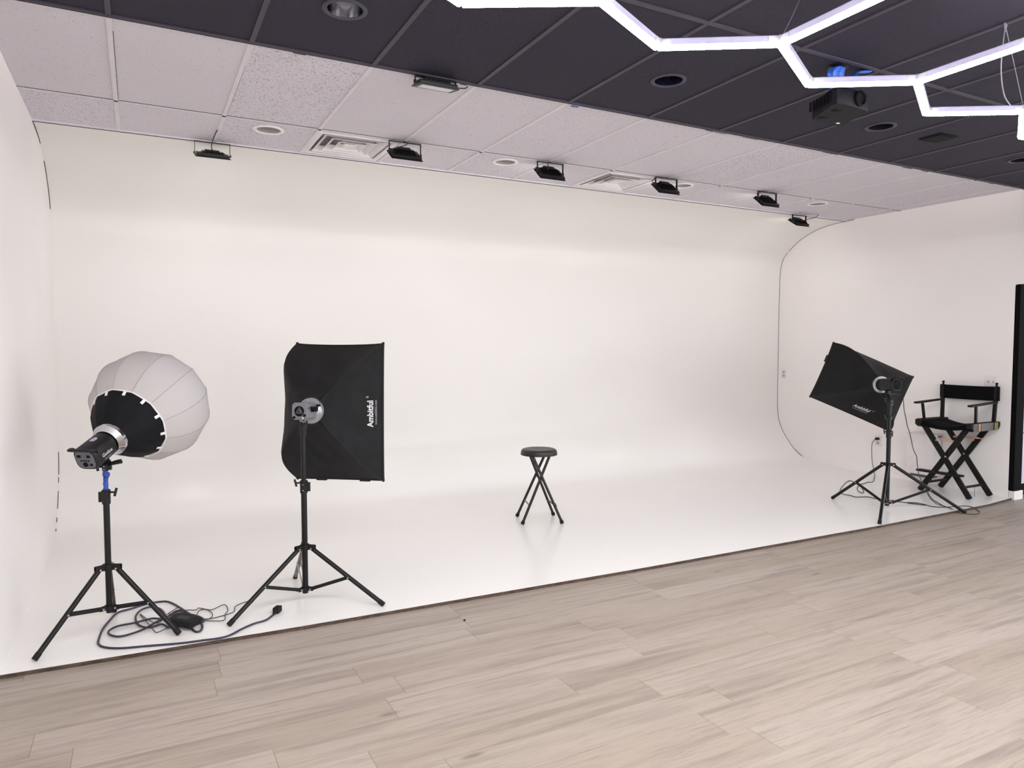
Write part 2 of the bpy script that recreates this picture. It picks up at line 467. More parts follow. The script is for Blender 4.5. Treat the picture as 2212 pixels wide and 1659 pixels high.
# door in the return wall: black frame post, header, panel with rails, dark threshold strip
dr = MB(); dr.box((8.32, 3.872, 1.10), (1.52, 0.03, 1.98)); d1 = struct(dr.build('door_1', M['door'], smooth=False))
g = MB()
for z in (0.62, 1.04, 1.14, 1.6): g.box((8.32, 3.8555, z), (1.50, 0.004, 0.006))
g.build('panel_groove', M['gap'], d1, smooth=False)
g = MB(); g.box((7.487, 3.775, (0.085 + 2.065) / 2), (0.134, 0.05, 1.98), bev=0.003)
g.box((8.40, 3.815, 2.115), (1.56, 0.07, 0.10), bev=0.003); g.box((9.13, 3.80, 1.06), (0.1, 0.10, 2.0))
g.build('door_frame', M['black_matte'], d1, smooth=False)
g = MB(); g.box((8.32, 3.852, 0.055), (1.52, 0.012, 0.11)); g.build('kick_strip', M['black_matte'], d1, smooth=False)
b = MB(); b.box((7.495, 3.768, 0.0425), (0.15, 0.055, 0.085), bev=0.003); struct(b.build('baseboard_right', M['white_plastic'], smooth=False))

# ceiling: one object, dark tiles over the studio floor, white tiles over the cyclorama
CANS = [(0.845, 3.19, 0.080), (2.660, 3.18, 0.080), (4.480, 3.165, 0.080), (6.260, 3.19, 0.080)]
WCANS = [(0.829, 5.165, 0.082), (2.654, 5.165, 0.082), (4.485, 5.15, 0.082), (6.290, 5.14, 0.082)]
VENTS = [(1.43, 5.32, 0.265), (3.865, 5.32, 0.265)]
def plate(b, x0, x1, y0, y1, z, holes):
    """flat sheet with square or round openings; holes: (x, y, half size, round?)"""
    def rect(a, c, d, e):
        if c - a > 1e-6 and e - d > 1e-6: b.grid([[(a, d, z), (c, d, z)], [(a, e, z), (c, e, z)]])
    cur = x0
    for hx, hy, r, rnd_ in sorted(holes):
        s = r * 1.25 if rnd_ else r
        rect(cur, hx - s, y0, y1); rect(hx - s, hx + s, y0, hy - s); rect(hx - s, hx + s, hy + s, y1); cur = hx + s
        if rnd_:
            n = 32; inner = []; outer = []
            for k in range(n):
                a = 2 * PI * k / n + PI / 4; c, d = math.cos(a), math.sin(a); m = max(abs(c), abs(d))
                inner.append((hx + r * c, hy + r * d, z)); outer.append((hx + s * c / m, hy + s * d / m, z))
            b.grid([inner, outer], closed=True)
    rect(cur, x1, y0, y1)
b = MB()
plate(b, XL - 0.2, XF, YN, YB, ZC, [(x, y, r, True) for x, y, r in CANS])
plate(b, XL - 0.2, XF, YB, 5.66, ZC, [(x, y, r, True) for x, y, r in WCANS] + [(x, y, r, False) for x, y, r in VENTS])
b.grid([[(XL - 0.2, YN, ZC + 0.3), (XF, YN, ZC + 0.3)], [(XL - 0.2, 7.1, ZC + 0.3), (XF, 7.1, ZC + 0.3)]])
ceil = b.build('ceiling', [M['dark_tile'], M['white_tile']], smooth=False)
for p in ceil.data.polygons:
    if p.center.y + ceil.location.y > YB - 0.01: p.material_index = 1
struct(ceil)
GX = [-0.082 + 0.609 * k for k in range(0, 19)]
g = MB()
for x in GX: g.box((x, (YN + YB) / 2, ZC - 0.003), (0.024, YB - YN - 0.012, 0.006))
for y in (2.54, 1.33, 0.12, -1.09): g.box(((XL + XF) / 2, y, ZC - 0.0035), (XF - XL, 0.024, 0.007))
g.box(((XL + XF) / 2, YB - 0.016, ZC - 0.004), (XF - XL, 0.016, 0.008))
g.build('dark_grid', M['dark_bar'], ceil, smooth=False)
g = MB()
for x in GX:
    if x < XR: g.box((x, (YB + 5.66) / 2, ZC - 0.0025), (0.024, 5.66 - YB - 0.01, 0.005))
g.box(((XL + XR) / 2, YB + 0.004, ZC - 0.004), (XR - XL, 0.016, 0.008))
g.box(((XL + XR) / 2, 4.99, ZC - 0.0025), (XR - XL, 0.022, 0.005)); g.box(((XL + XR) / 2, 5.648, ZC - 0.004), (XR - XL, 0.022, 0.008))
g.build('white_grid', M['white_bar'], ceil, smooth=False)
g = MB(); rnd = random.Random(3)
for i in range(9):                                      # narrow dark reveals between tile and bar
    for x in (GX[i],):
        y0 = 3.80 + rnd.random() * 0.5; g.box((x + 0.0135, (y0 + 4.95) / 2, ZC - 0.0012), (0.0025, 4.95 - y0, 0.0024))
g.box(((XL + XR) / 2, 4.9775, ZC - 0.0015), (XR - XL, 0.003, 0.003))
g.box(((XL + XR) / 2, YB - 0.006, ZC - 0.005), (XF - XL - 3.2, 0.005, 0.010))
g.box(((XL + XR) / 2, 5.662, ZC - 0.006), (XR - XL, 0.006, 0.010))
g.build('shadow_gap', M['gap'], ceil, smooth=False)
g = MB(); x = XL + 0.3                                  # ragged paint overlap along the boundary
while x < XR:
    l = rnd.uniform(0.02, 0.16)
    if rnd.random() < 0.45: g.box((x, YB + 0.012 - rnd.random() * 0.008, ZC - 0.0085), (l, rnd.uniform(0.004, 0.012), 0.0012))
    x += l + rnd.uniform(0.02, 0.2)
g.build('paint_overlap', M['dark_bar'], ceil, smooth=False)

# thin open seams where the cyclorama meets the side walls
def seam(name, x, pts, r=0.0035):
    g = MB()
    for run in pts: g.tube(spline([(x, y, z) for y, z in run], 5), r, 6)
    struct(g.build(name, M['gap']))
up = [(5.55, 2.953), (5.70, 2.950), (5.83, 2.943), (5.94, 2.93), (6.06, 2.908), (6.19, 2.868), (6.298, 2.82), (6.39, 2.765), (6.475, 2.70)]
up2 = [(6.50, 2.68), (6.55, 2.63), (6.595, 2.54), (6.614, 2.42), (6.62, 2.3), (6.622, 1.8), (6.622, 1.2), (6.62, 0.78), (6.612, 0.64), (6.59, 0.52), (6.54, 0.41), (6.46, 0.30), (6.34, 0.175), (6.2, 0.088)]
seam('trim_2', XR - 0.002, [up, up2], 0.003)
seam('trim_3', XL + 0.002, [[(5.66, 2.953), (5.94, 2.93), (6.06, 2.908)], [(6.27, 2.83), (6.39, 2.765), (6.475, 2.70), (6.55, 2.63), (6.595, 2.54)],
     [(6.612, 0.64), (6.60, 0.56), (6.57, 0.47)], [(6.56, 0.45), (6.54, 0.41)], [(6.50, 0.35), (6.46, 0.30), (6.40, 0.23)], [(6.34, 0.175), (6.30, 0.15)], [(6.25, 0.11), (6.22, 0.098)]], 0.0032)

# ================================================================ CEILING FITTINGS
def downlight(x, y, zin, trim_m, in_m, label, r0=0.098, r1=0.078, group=None, dark=False):
    t = thing('recessed_downlight', (x, y, ZC), label, 'ceiling light', group)
    b = MB(); b.lathe([(r0, 0), (r0, -0.004), (r0 - 0.006, -0.007), (r1 + 0.004, -0.008), (r1, -0.005), (r1 - 0.001, 0.0)], (x, y, ZC), n=40)
    b.build('trim_ring', trim_m, t)
    b = MB(); b.lathe([(r1 - 0.001, -0.002), (r1 * 0.93, zin * 0.4), (r1 * 0.84, zin * 0.8), (r1 * 0.6, zin), (0, zin)], (x, y, ZC), n=40)
    b.build('reflector', in_m, t)
    if not dark:
        b = MB(); b.sphere((x, y, ZC + zin * 0.62), r1 * 0.38, 10); b.build('bulb', M['lens_off'] if in_m is not M['can_grey'] else M['can_grey'], t)
    return t
CL = ['recessed ceiling can with shiny mirrored interior at top left of dark ceiling',
      'dark glossy recessed can in the dark ceiling between hexagon light and white strip',
      'recessed black can in the dark ceiling just right of the projector',
      'recessed black can in the dark ceiling at the far right edge']
for (x, y, r), l, m_in in zip(CANS, CL, ('chrome', 'can_blue', 'can_black', 'can_black')):
    t = downlight(x, y, 0.13, M['dark_bar'], M[m_in], l, 0.099, r - 0.002, 'recessed cans in the dark ceiling', dark=(m_in == 'can_black'))
WL = ['white recessed downlight in the white ceiling between leftmost floodlight and left vent',
      'white recessed downlight in the white ceiling just left of the third floodlight',
      'white recessed downlight half hidden behind the fourth floodlight from the left',
      'white recessed downlight in the white ceiling near the right wall, rightmost of its row']
for (x, y, r), l in zip(WCANS, WL):
    downlight(x, y, 0.10, M['white_plastic'], M['can_grey'], l, 0.104, r - 0.002, 'white downlights over the cyclorama', dark=True)

VL = ['square white air vent with stepped louvres, between the first and second floodlights',
      'square white air vent with stepped louvres, between the third and fourth floodlights']
for (x, y, r), l in zip(VENTS, VL):
    t = thing('ceiling_vent', (x, y, ZC), l, 'vent', 'square vents over the cyclorama')
    def sq(h, z): return [(x - h, y - h, ZC + z), (x + h, y - h, ZC + z), (x + h, y + h, ZC + z), (x - h, y + h, ZC + z)]
    b = MB(); b.grid([sq(r + 0.022, 0), sq(r + 0.022, -0.005), sq(r + 0.002, -0.010), sq(r - 0.012, -0.004), sq(r - 0.012, 0.02)], closed=True)
    b.build('frame', M['white_metal'], t, smooth=False)
    b = MB(); b.grid([sq(r - 0.002, 0.0), sq(r - 0.03, 0.10)], closed=True); b.face([b.v(p) for p in sq(r - 0.03, 0.10)])
    b.build('duct', M['vent_dark'], t, smooth=False)
    for h in (0.232, 0.168, 0.104):
        b = MB(); b.grid([sq(h, -0.004), sq(h - 0.004, -0.006), sq(h - 0.046, 0.034), sq(h - 0.048, 0.032), sq(h - 0.007, -0.002), sq(h, -0.004)], closed=True)
        b.build('louvre', M['white_metal'], t, smooth=False)
    b = MB(); b.grid([sq(0.05, 0.004), sq(0.044, -0.002)], closed=True); b.face([b.v(p) for p in sq(0.044, -0.002)]); b.build('centre_plate', M['white_metal'], t, smooth=False)

# flat dark grille in the dark ceiling, right of the projector
t = thing('ceiling_grille', (5.08, 3.14, ZC), 'small flat square dark grille on the dark ceiling right of the projector', 'vent')
b = MB(); b.box((5.08, 3.14, ZC - 0.004), (0.20, 0.17, 0.006), bev=0.002); b.build('frame', M['can_black'], t)
b = MB(); b.box((5.08, 3.14, ZC - 0.008), (0.165, 0.135, 0.003)); b.build('grille', M['can_black'], t, smooth=False)

# ---------------------------------------------------------------- floodlights
def floodlight(loc, pitch_deg, label, yaw=0.0, drop=0.088, w=0.235, h=0.15, cord_pts=None, lit=True, group='black floodlights along the white ceiling'):
    t = thing('floodlight', loc, label, 'floodlight', group)
    A = math.radians(pitch_deg); L = Vector(loc); Z = Matrix.Rotation(math.radians(yaw), 3, 'Z')
    d = Z @ V(0, math.cos(A), -math.sin(A)); u = Z @ V(0, math.sin(A), math.cos(A)); x = Z @ V(1, 0, 0)
    piv = L + V(0, 0, -drop)
    m = Matrix.Identity(4)
    for i in range(3): m[i][0] = x[i]; m[i][1] = u[i]; m[i][2] = d[i]; m[i][3] = piv[i]
    b = MB(m); b.box((0, 0, 0.004), (w - 0.016, h - 0.014, 0.022), bev=0.004); b.box((0, 0, 0.0165), (w, h, 0.006), bev=0.002)
    b.build('body', M['black'], t)
    b = MB(m)
    for i in range(15): b.box((-0.070 + i * 0.010, 0.0, -0.014), (0.0028, h * 0.62, 0.016))
    b.box((0, 0, -0.008), (0.16, h * 0.68, 0.004)); b.build('heat_sink', M['black'], t, smooth=False)
    b = MB(m); b.box((0, h * 0.30, -0.018), (0.10, 0.034, 0.020), bev=0.003); b.build('driver_box', M['black_plastic'], t)
    b = MB(m); b.box((0, 0, 0.0202), (w - 0.05, h - 0.045, 0.0014)); b.build('lens', M['flood_lens'] if lit else M['lens_off'], t, smooth=False)
    mz = Matrix.Translation(L) @ Z.to_4x4()
    b = MB(mz); hw = w / 2 + 0.001
    b.box((0, 0, -0.0095), (2 * hw + 0.004, 0.024, 0.003)); b.box((-hw, 0, -drop / 2 - 0.006), (0.003, 0.018, drop)); b.box((hw, 0, -drop / 2 - 0.006), (0.003, 0.018, drop))
    b.build('bracket', M['black'], t, smooth=False)
    for sgn in (-1, 1):
        b = MB(mz); b.lathe([(0, 0), (0.009, 0), (0.009, 0.007), (0.004, 0.009), (0, 0.009)], (sgn * hw, 0, -drop), (sgn, 0, 0), 10); b.build('bolt', M['black_plastic'], t)
    if cord_pts:
        b = MB(mz); b.tube(spline(cord_pts, 6), 0.0036, 7); b.build('cord', M['wire'], t)
    return t
zf = ZC - 0.002
floodlight((0.513, 5.645, zf), 71.5, 'black floodlight seen edge-on, leftmost of the row along the white ceiling', cord_pts=[(0.005, -0.33, -0.004), (-0.01, -0.25, -0.03), (-0.015, -0.1, -0.07), (0.03, -0.01, -0.085), (0.085, 0.0, -0.078)], drop=0.092)
floodlight((1.748, 4.99, zf), 56, 'black floodlight with ribbed back hanging just right of the left air vent', cord_pts=[(0.02, -0.01, -0.008), (0.0, -0.02, -0.03), (-0.05, -0.02, -0.05), (-0.10, -0.015, -0.068)])
floodlight((2.971, 4.99, zf), 50, 'black floodlight hanging between the second downlight and right air vent', cord_pts=[(-0.03, -0.01, -0.02), (-0.03, -0.02, -0.05), (-0.035, -0.02, -0.07)])
floodlight((4.144, 4.97, zf), 50, 'black floodlight hanging just right of the right air vent', cord_pts=[(-0.115, -0.01, -0.006), (-0.15, -0.02, -0.03), (-0.172, -0.02, -0.055), (-0.15, -0.01, -0.07), (-0.11, 0.0, -0.07)])
floodlight((5.374, 4.965, zf), 50, 'black floodlight with bright glow on ceiling beside it, second from the right', cord_pts=[(-0.02, -0.01, -0.006), (-0.08, -0.01, -0.014), (-0.145, -0.015, -0.03), (-0.15, -0.02, -0.055), (-0.11, 0, -0.07)])
floodlight((6.610, 5.64, zf), 57, 'small black floodlight near the right wall, rightmost of the row', w=0.21, h=0.15, drop=0.082, cord_pts=[(0.17, -0.12, -0.004), (0.15, -0.1, -0.03), (0.08, -0.06, -0.055), (0.02, -0.03, -0.07), (-0.08, -0.04, -0.06), (-0.13, -0.04, -0.075), (-0.12, -0.03, -0.10), (-0.06, -0.02, -0.095)])
floodlight((1.49, YB - 0.01, ZC - 0.004), 80, 'dark floodlight folded flat on the edge between dark and white ceiling', drop=0.038, w=0.235, h=0.13,
           cord_pts=[(0.10, 0, -0.035), (0.15, 0.01, -0.03), (0.19, 0.02, -0.02), (0.205, 0.03, -0.004)], lit=False)
b = MB(); b.box((2.416, YB + 0.016, ZC - 0.010), (0.05, 0.018, 0.003), bev=0.001); tag(b.build('tape_scrap', M['tape_blue']), 'tiny scrap of blue tape on the edge of the dark ceiling', 'tape')

# ---------------------------------------------------------------- hexagon LED tubes
HZ = 2.6
t = thing('hexagon_tube_light', (2.4, 1.0, HZ), 'glowing white LED tube light joined in hexagons hanging under dark ceiling', 'ceiling light')
r1 = [(-0.24, 1.96), (0.165, 2.19), (0.565, 1.965), (0.968, 2.200), (1.370, 1.975), (1.760, 2.170), (2.148, 1.932), (2.583, 2.170), (2.966, 1.932), (3.402, 2.166), (3.786, 1.932), (4.235, 2.165), (4.62, 1.93)]
def row(ya, yb): return [(p[0], ya if i % 2 == 0 else yb) for i, p in enumerate(r1)]
r2 = row(1.478, 1.244) + [(5.03, 1.244), (5.43, 1.478), (5.84, 1.244), (6.24, 1.478)]; r3 = row(0.545, 0.78); r3 = [(p[0], 0.545 if i % 2 == 0 else 0.78) for i, p in enumerate(r2)]  # tubes beyond the first row's right end: unseen, added to light the right wall
r4 = row(0.08, -0.152); r5 = [(p[0], -0.85 if i % 2 == 0 else -0.617) for i, p in enumerate(r1)]
segs = []
for r, k in ((r1, 12), (r2, 16), (r3, 16)): segs += [(r[i], r[i + 1]) for i in range(k)]
for i in range(0, len(r1), 2): segs += [(r1[i], r2[i])]
for i in range(1, 17, 2):
    if i != 11: segs += [(r2[i], r3[i])]
def seg_box(b, p, q, prof, gap):
    p = V(p[0], p[1], HZ); q = V(q[0], q[1], HZ); d = (q - p).normalized(); p = p + d * gap; q = q - d * gap
    s = V(d.y, -d.x, 0)
    ra = [p + s * a + V(0, 0, c) for a, c in prof]; rb = [q + s * a + V(0, 0, c) for a, c in prof]
    b.grid([ra, rb], closed=True, cap=True)
dif = [(-0.0165, 0.0), (-0.0165, -0.004), (-0.0135, -0.0095), (-0.007, -0.0125), (0.007, -0.0125), (0.0135, -0.0095), (0.0165, -0.004), (0.0165, 0.0)]
hou = [(-0.0165, 0.0006), (0.0165, 0.0006), (0.0165, 0.022), (0.012, 0.026), (-0.012, 0.026), (-0.0165, 0.022)]
for p, q in segs:
    if (V(*p, 0) - V(*q, 0)).length < 0.1: continue
    b = MB(); seg_box(b, p, q, hou, 0.012); h = b.build('tube', M['housing'], t, smooth=False)
    b = MB(); seg_box(b, p, q, dif, 0.004); b.build('tube_diffuser', M['tube'], h)
nodes = {}
for p, q in segs: nodes.setdefault(p, []).append(q); nodes.setdefault(q, []).append(p)
for p, qs in nodes.items():
    b = MB()
    b.lathe([(0, 0.026), (0.020, 0.026), (0.021, 0.004), (0.0, 0.004)], (p[0], p[1], HZ), n=12)
    for q in qs:
        d = (V(*q, 0) - V(*p, 0)).normalized(); s = V(d.y, -d.x, 0); a = V(p[0], p[1], HZ)
        pr = [(-0.0185, 0.0025), (-0.0185, 0.021), (-0.013, 0.0255), (0.013, 0.0255), (0.0185, 0.021), (0.0185, 0.0025), (0.0172, 0.0025), (0.0172, 0.0185), (0.0125, 0.0232), (-0.0125, 0.0232), (-0.0172, 0.0185), (-0.0172, 0.0025)]
        b.grid([[a + d * 0.006 + s * i + V(0, 0, j) for i, j in pr], [a + d * 0.05 + s * i + V(0, 0, j) for i, j in pr]], closed=True, cap=True)
    b.build('connector', M['connector'], t, smooth=False)
for pts in ([(2.148, 1.932, HZ + 0.02), (2.35, 2.066, 2.785), (2.552, 2.2, ZC)], [(3.786, 1.932, HZ + 0.02), (3.68, 1.92, 2.78), (3.572, 1.911, ZC - 0.01)],
            [(3.73, 1.955, HZ + 0.02), (3.645, 1.945, 2.66), (3.585, 1.93, 2.76), (3.567, 1.915, 2.88), (3.572, 1.911, ZC - 0.01)],
            [(0.565, 1.965, HZ + 0.02), (0.565, 1.7, ZC)], [(1.370, 0.78, HZ + 0.02), (1.37, 0.7, ZC)], [(5.43, 1.478, HZ + 0.02), (5.43, 1.4, ZC)]):
    b = MB(); b.tube(spline(pts, 5), 0.0016 if len(pts) < 5 else 0.0028, 6); b.build('suspension_wire', M['cable_steel'], t)
b = MB(); b.lathe([(0.0, 0), (0.007, 0), (0.007, -0.02), (0.003, -0.024), (0.003, -0.04)], (3.572, 1.911, ZC), n=10); b.tube([(3.555, 1.905, ZC - 0.004), (3.572, 1.911, ZC - 0.016), (3.592, 1.914, ZC - 0.003)], 0.004, 6)
b.build('ceiling_hook', M['cable_steel'], t)

# ---------------------------------------------------------------- projector
t = thing('projector', (3.33, 2.59, ZC), 'dark ceiling projector on a mount wrapped with blue tape', 'projector')
b = MB(); z0, z1 = 2.700, 2.788
ol = [(3.185, 2.462), (3.385, 2.470), (3.412, 2.488), (3.503, 2.700), (3.492, 2.722), (3.300, 2.722), (3.262, 2.712), (3.150, 2.50), (3.156, 2.474)]
cxx = sum(p[0] for p in ol) / len(ol); cyy = sum(p[1] for p in ol) / len(ol)
def sc(k): return [(cxx + (p[0] - cxx) * k, cyy + (p[1] - cyy) * k) for p in ol]
b.grid([[(x, y, z0) for x, y in sc(0.965)], [(x, y, z0 + 0.008) for x, y in ol], [(x, y, z1 - 0.012) for x, y in sc(1.0)], [(x, y, z1) for x, y in sc(0.93)]], closed=True, cap=True)
b.build('case', M['projector'], t)
b = MB(); b.lathe([(0.040, 0), (0.040, 0.012), (0.034, 0.016), (0.030, 0.004), (0, 0.003)], (3.312, 2.466, 2.745), (0.04, -1, 0), 24); b.build('lens', M['can_black'], t)
for px_, py_ in ((3.29, 2.665), (3.25, 2.55)):
    b = MB(); b.box((px_, py_, z0 - 0.001), (0.045, 0.03, 0.004), bev=0.001); b.build('foot_pad', M['can_black'], t)
b = MB(); b.box((3.435, 2.685, z0 - 0.0012), (0.022, 0.012, 0.003)); b.build('rating_label', M['print_white'], t, smooth=False)
b = MB()
for i in range(7): b.box((3.150 + 0.016 * i * 0.47 + 0.004, 2.515 + 0.026 * i, 2.745), (0.006, 0.016, 0.05), Matrix.Rotation(-0.46, 3, 'Z'))
b.build('side_grille', M['can_black'], t, smooth=False)
b = MB(); b.box((3.325, 2.59, 2.793), (0.11, 0.11, 0.010), bev=0.002); b.lathe([(0.018, 2.795), (0.018, 2.95), (0.055, 2.953), (0.055, 2.96)], (3.325, 2.60, 0), n=20)
b.build('mount', M['black'], t)
def lumpy(b, rings, n, amp, seed):
    rows = []
    for i, (c, rx, ry) in enumerate(rings):
        rows.append([Vector(c) + V(math.cos(2 * PI * k / n) * rx, math.sin(2 * PI * k / n) * ry, 0) * (1 + amp * noise.noise(V(k * 0.9, i * 0.8, seed))) + V(0, 0, 0.006 * noise.noise(V(k, i, seed + 5))) for k in range(n)])
    b.grid(rows, closed=True, cap=True)
b = MB(); lumpy(b, [((3.325, 2.60, 2.80), 0.046, 0.03), ((3.325, 2.60, 2.83), 0.05, 0.032), ((3.318, 2.60, 2.855), 0.030, 0.026), ((3.31, 2.60, 2.875), 0.034, 0.03), ((3.305, 2.60, 2.91), 0.046, 0.036), ((3.31, 2.60, 2.94), 0.042, 0.034), ((3.318, 2.60, 2.95), 0.022, 0.02)], 14, 0.5, 2.0)
b.build('mount_tape', M['tape_blue_b'], t, smooth=False)
b = MB(); sp_ = spline([(3.345, 2.59, 2.815), (3.37, 2.59, 2.86), (3.405, 2.585, 2.905), (3.44, 2.58, 2.937), (3.49, 2.575, 2.948), (3.53, 2.575, 2.953)], 4)
b.tube([p + V(0, 0, 0.004 * noise.noise(p * 30)) for p in sp_], [0.034 - 0.016 * abs(i / len(sp_) - 0.3) for i in range(len(sp_))], 8, flat=0.22, up=(-0.5, 0, 0.8))
b.build('mount_tape', M['tape_blue_b'], t, smooth=False)
b = MB(); b.tube(spline([(3.47, 2.70, 2.77), (3.53, 2.76, 2.80), (3.57, 2.79, 2.86), (3.60, 2.80, ZC)], 6), 0.004, 7); b.tube(spline([(3.45, 2.69, 2.77), (3.50, 2.76, 2.79), (3.56, 2.80, 2.84), (3.62, 2.81, ZC)], 6), 0.004, 7)
b.build('cable', M['can_black'], t)

# ================================================================ LIGHT STANDS
def stand(loc, label, feet, z_bot, z_hub, sections, collars, leg_mats=None, brace_f=0.52, wire_back=False, tape=None, r_leg=0.0125):
    """sections: (z0, z1, radius) of the telescoping pole; collars: (z0, z1, radius, knob angle)"""
    t = thing('light_stand', (loc[0], loc[1], ZP), label, 'light stand', 'black tripod light stands')
    x, y = loc
    for i, (z0, z1, r) in enumerate(sections):
        b = MB(); b.lathe([(0, z0), (r, z0), (r, z1 - 0.002), (r - 0.002, z1), (0, z1)], (x, y, 0), n=20)
        b.build('pole_section', M['black_metal'], t)
    b = MB(); b.lathe([(0.0, z_bot), (0.0155, z_bot), (0.0165, z_bot + 0.012), (0.0, z_bot + 0.012)], (x, y, 0), n=16); b.build('pole_cap', M['rubber'], t)
    # upper hub and lower collar carry three lugs each
    for nm, zc, rr, hh, reach in (('hub', z_hub, 0.026, 0.030, 0.046), ('lower_collar', z_bot + 0.022, 0.022, 0.020, 0.040)):
        b = MB(); b.lathe([(0.016, zc - hh / 2), (rr, zc - hh / 2), (rr, zc + hh / 2), (0.016, zc + hh / 2)], (x, y, 0), n=20)
        for f in feet:
            d = V(f[0] - x, f[1] - y, 0).normalized(); s = V(d.y, -d.x, 0)
            for sg in (-1, 1): b.box(V(x, y, zc) + d * (rr + reach) / 2 * 1.02 + s * sg * 0.010, (rr + reach - 0.02, 0.004, hh * 0.85), Matrix.Rotation(math.atan2(d.y, d.x), 3, 'Z'))
        b.build(nm, M['black'], t)
    for i, f in enumerate(feet):
        f = V(*f); d = V(f.x - x, f.y - y, 0).normalized(); s = V(d.y, -d.x, 0)
        a = V(x, y, z_hub - 0.006) + d * 0.044
        end = f + V(0, 0, r_leg * 0.75)
        b = MB(); b.tube([a, end], r_leg, 12); lm = (leg_mats or {}).get(i, M['black_metal'])
        leg = b.build('leg', lm, t, label=None if i not in (leg_mats or {}) else 'black rear leg, its sheen painted grey')
        b = MB(); q = (end - a).normalized(); b.tube([end - q * 0.03, end + q * 0.004], r_leg + 0.0015, 12); b.build('rubber_foot', M['rubber'], leg)
        b = MB(); b.lathe([(0, -0.014), (0.005, -0.014), (0.005, 0.014), (0, 0.014)], a, s, 10); b.build('rivet', M['silver'], leg)
        # brace: a pair of thin flat straps from lower collar to the leg
        m_ = a.lerp(end, brace_f); c = V(x, y, z_bot + 0.022) + d * 0.036
        b = MB(); rr = (m_ - c); L_ = rr.length; dirn = rr.normalized(); upv = s.cross(dirn)
        R3 = Matrix((dirn, s, upv)).transposed()
        for sg in (-1, 1): b.box((m_ + c) / 2 + s * sg * 0.0095, (L_ + 0.012, 0.0035, 0.016), R3)
        br = b.build('brace', M['silver'] if (wire_back and i == 2) else M['black'], t, smooth=False)
        for pnt in (m_, c):
            b = MB(); b.lathe([(0, -0.0155), (0.0048, -0.0155), (0.0048, 0.0155), (0, 0.0155)], pnt, s, 10); b.build('rivet', M['silver'], br)
    for z0, z1, r, ang in collars:
        b = MB(); b.lathe([(r - 0.005, z0), (r, z0), (r + 0.001, z0 + 0.01), (r + 0.001, z1 - 0.012), (r + 0.003, z1 - 0.006), (r - 0.001, z1), (r - 0.005, z1)], (x, y, 0), n=20)
        d = V(math.cos(ang), math.sin(ang), 0); s = V(-d.y, d.x, 0)
        b.box(V(x, y, (z0 + z1) / 2) - d * (r + 0.006), (0.018, 0.016, (z1 - z0) * 0.7), Matrix.Rotation(ang, 3, 'Z'))
        cl = b.build('locking_collar', M['black_plastic'], t)
        kz = z1 - 0.014 if True else 0
        b = MB(); b.tube([V(x, y, kz) + d * r, V(x, y, kz) + d * (r + 0.022)], 0.005, 8)
        kc = V(x, y, kz) + d * (r + 0.026)
        b.box(kc, (0.012, 0.009, 0.044), Matrix.Rotation(ang, 3, 'Z') @ Matrix.Rotation(0.25, 3, 'Y'), bev=0.004)
        b.build('wing_knob', M['black_plastic'], cl)
        for dz in (0.25, 0.7):
            b = MB(); b.sphere(V(x, y, z0 + (z1 - z0) * dz) + s * (r + 0.001), 0.0035, 6); b.build('screw', M['silver'], cl)
    if tape:
        b = MB(); rows = []
        for i in range(15):
            z = tape[0] + (tape[1] - tape[0]) * i / 14; rr = 0.0112 + 0.0035 * noise.noise(V(i * 0.7, 3, 1)) + (0.005 if 9 < i < 13 else 0)
            rows.append([(x + (0.003 if 8 < i < 13 else 0) + math.cos(2 * PI * k / 12) * rr * (1 + 0.25 * noise.noise(V(k, i * 0.6, 2))), y + math.sin(2 * PI * k / 12) * rr, z) for k in range(12)])
        b.grid(rows, closed=True, cap=True); b.build('tape_wrap', M['tape_blue'], t, smooth=False, label='blue tape wound round the pole')
    return t

ST1 = (-0.158, 4.045)
stand(ST1, 'black tripod stand with blue taped pole, under the white lantern dome', [(-0.457, 3.874, ZP), (0.149, 3.890, ZP), (-0.150, 4.400, ZP)], 0.145, 0.372,
      [(0.14, 0.758, 0.0145), (0.75, 0.885, 0.0095)], [(0.690, 0.762, 0.0185, -0.35), (0.856, 0.890, 0.0135, 2.75)], tape=(0.762, 0.857))
ST2 = (0.818, 4.105)
stand(ST2, 'black tripod stand carrying the upright black softbox at left', [(0.385, 3.894, ZP), (1.184, 3.803, ZP), (0.839, 4.517, ZP)], 0.066, 0.329,
      [(0.062, 0.70, 0.0165), (0.69, 1.0, 0.0140)], [(0.640, 0.712, 0.0205, 2.7), (0.970, 1.042, 0.0185, 0.9)], leg_mats={2: M['grey_and_sheen']}, wire_back=True)  # rear leg: sheen on black metal is put in as grey colour
ST3 = (5.935, 4.035)
stand(ST3, 'black tripod stand carrying the tilted black softbox, beside the tall folding chair', [(5.347, 3.695, ZP), (6.443, 3.640, 0.0), (5.843, 4.531, ZP)], 0.050, 0.420,
      [(0.046, 0.72, 0.0185), (0.71, 1.0, 0.0160)], [(0.66, 0.73, 0.0225, 2.9), (0.94, 1.01, 0.0205, 2.9), (0.82, 0.86, 0.019, 2.9)], r_leg=0.014)

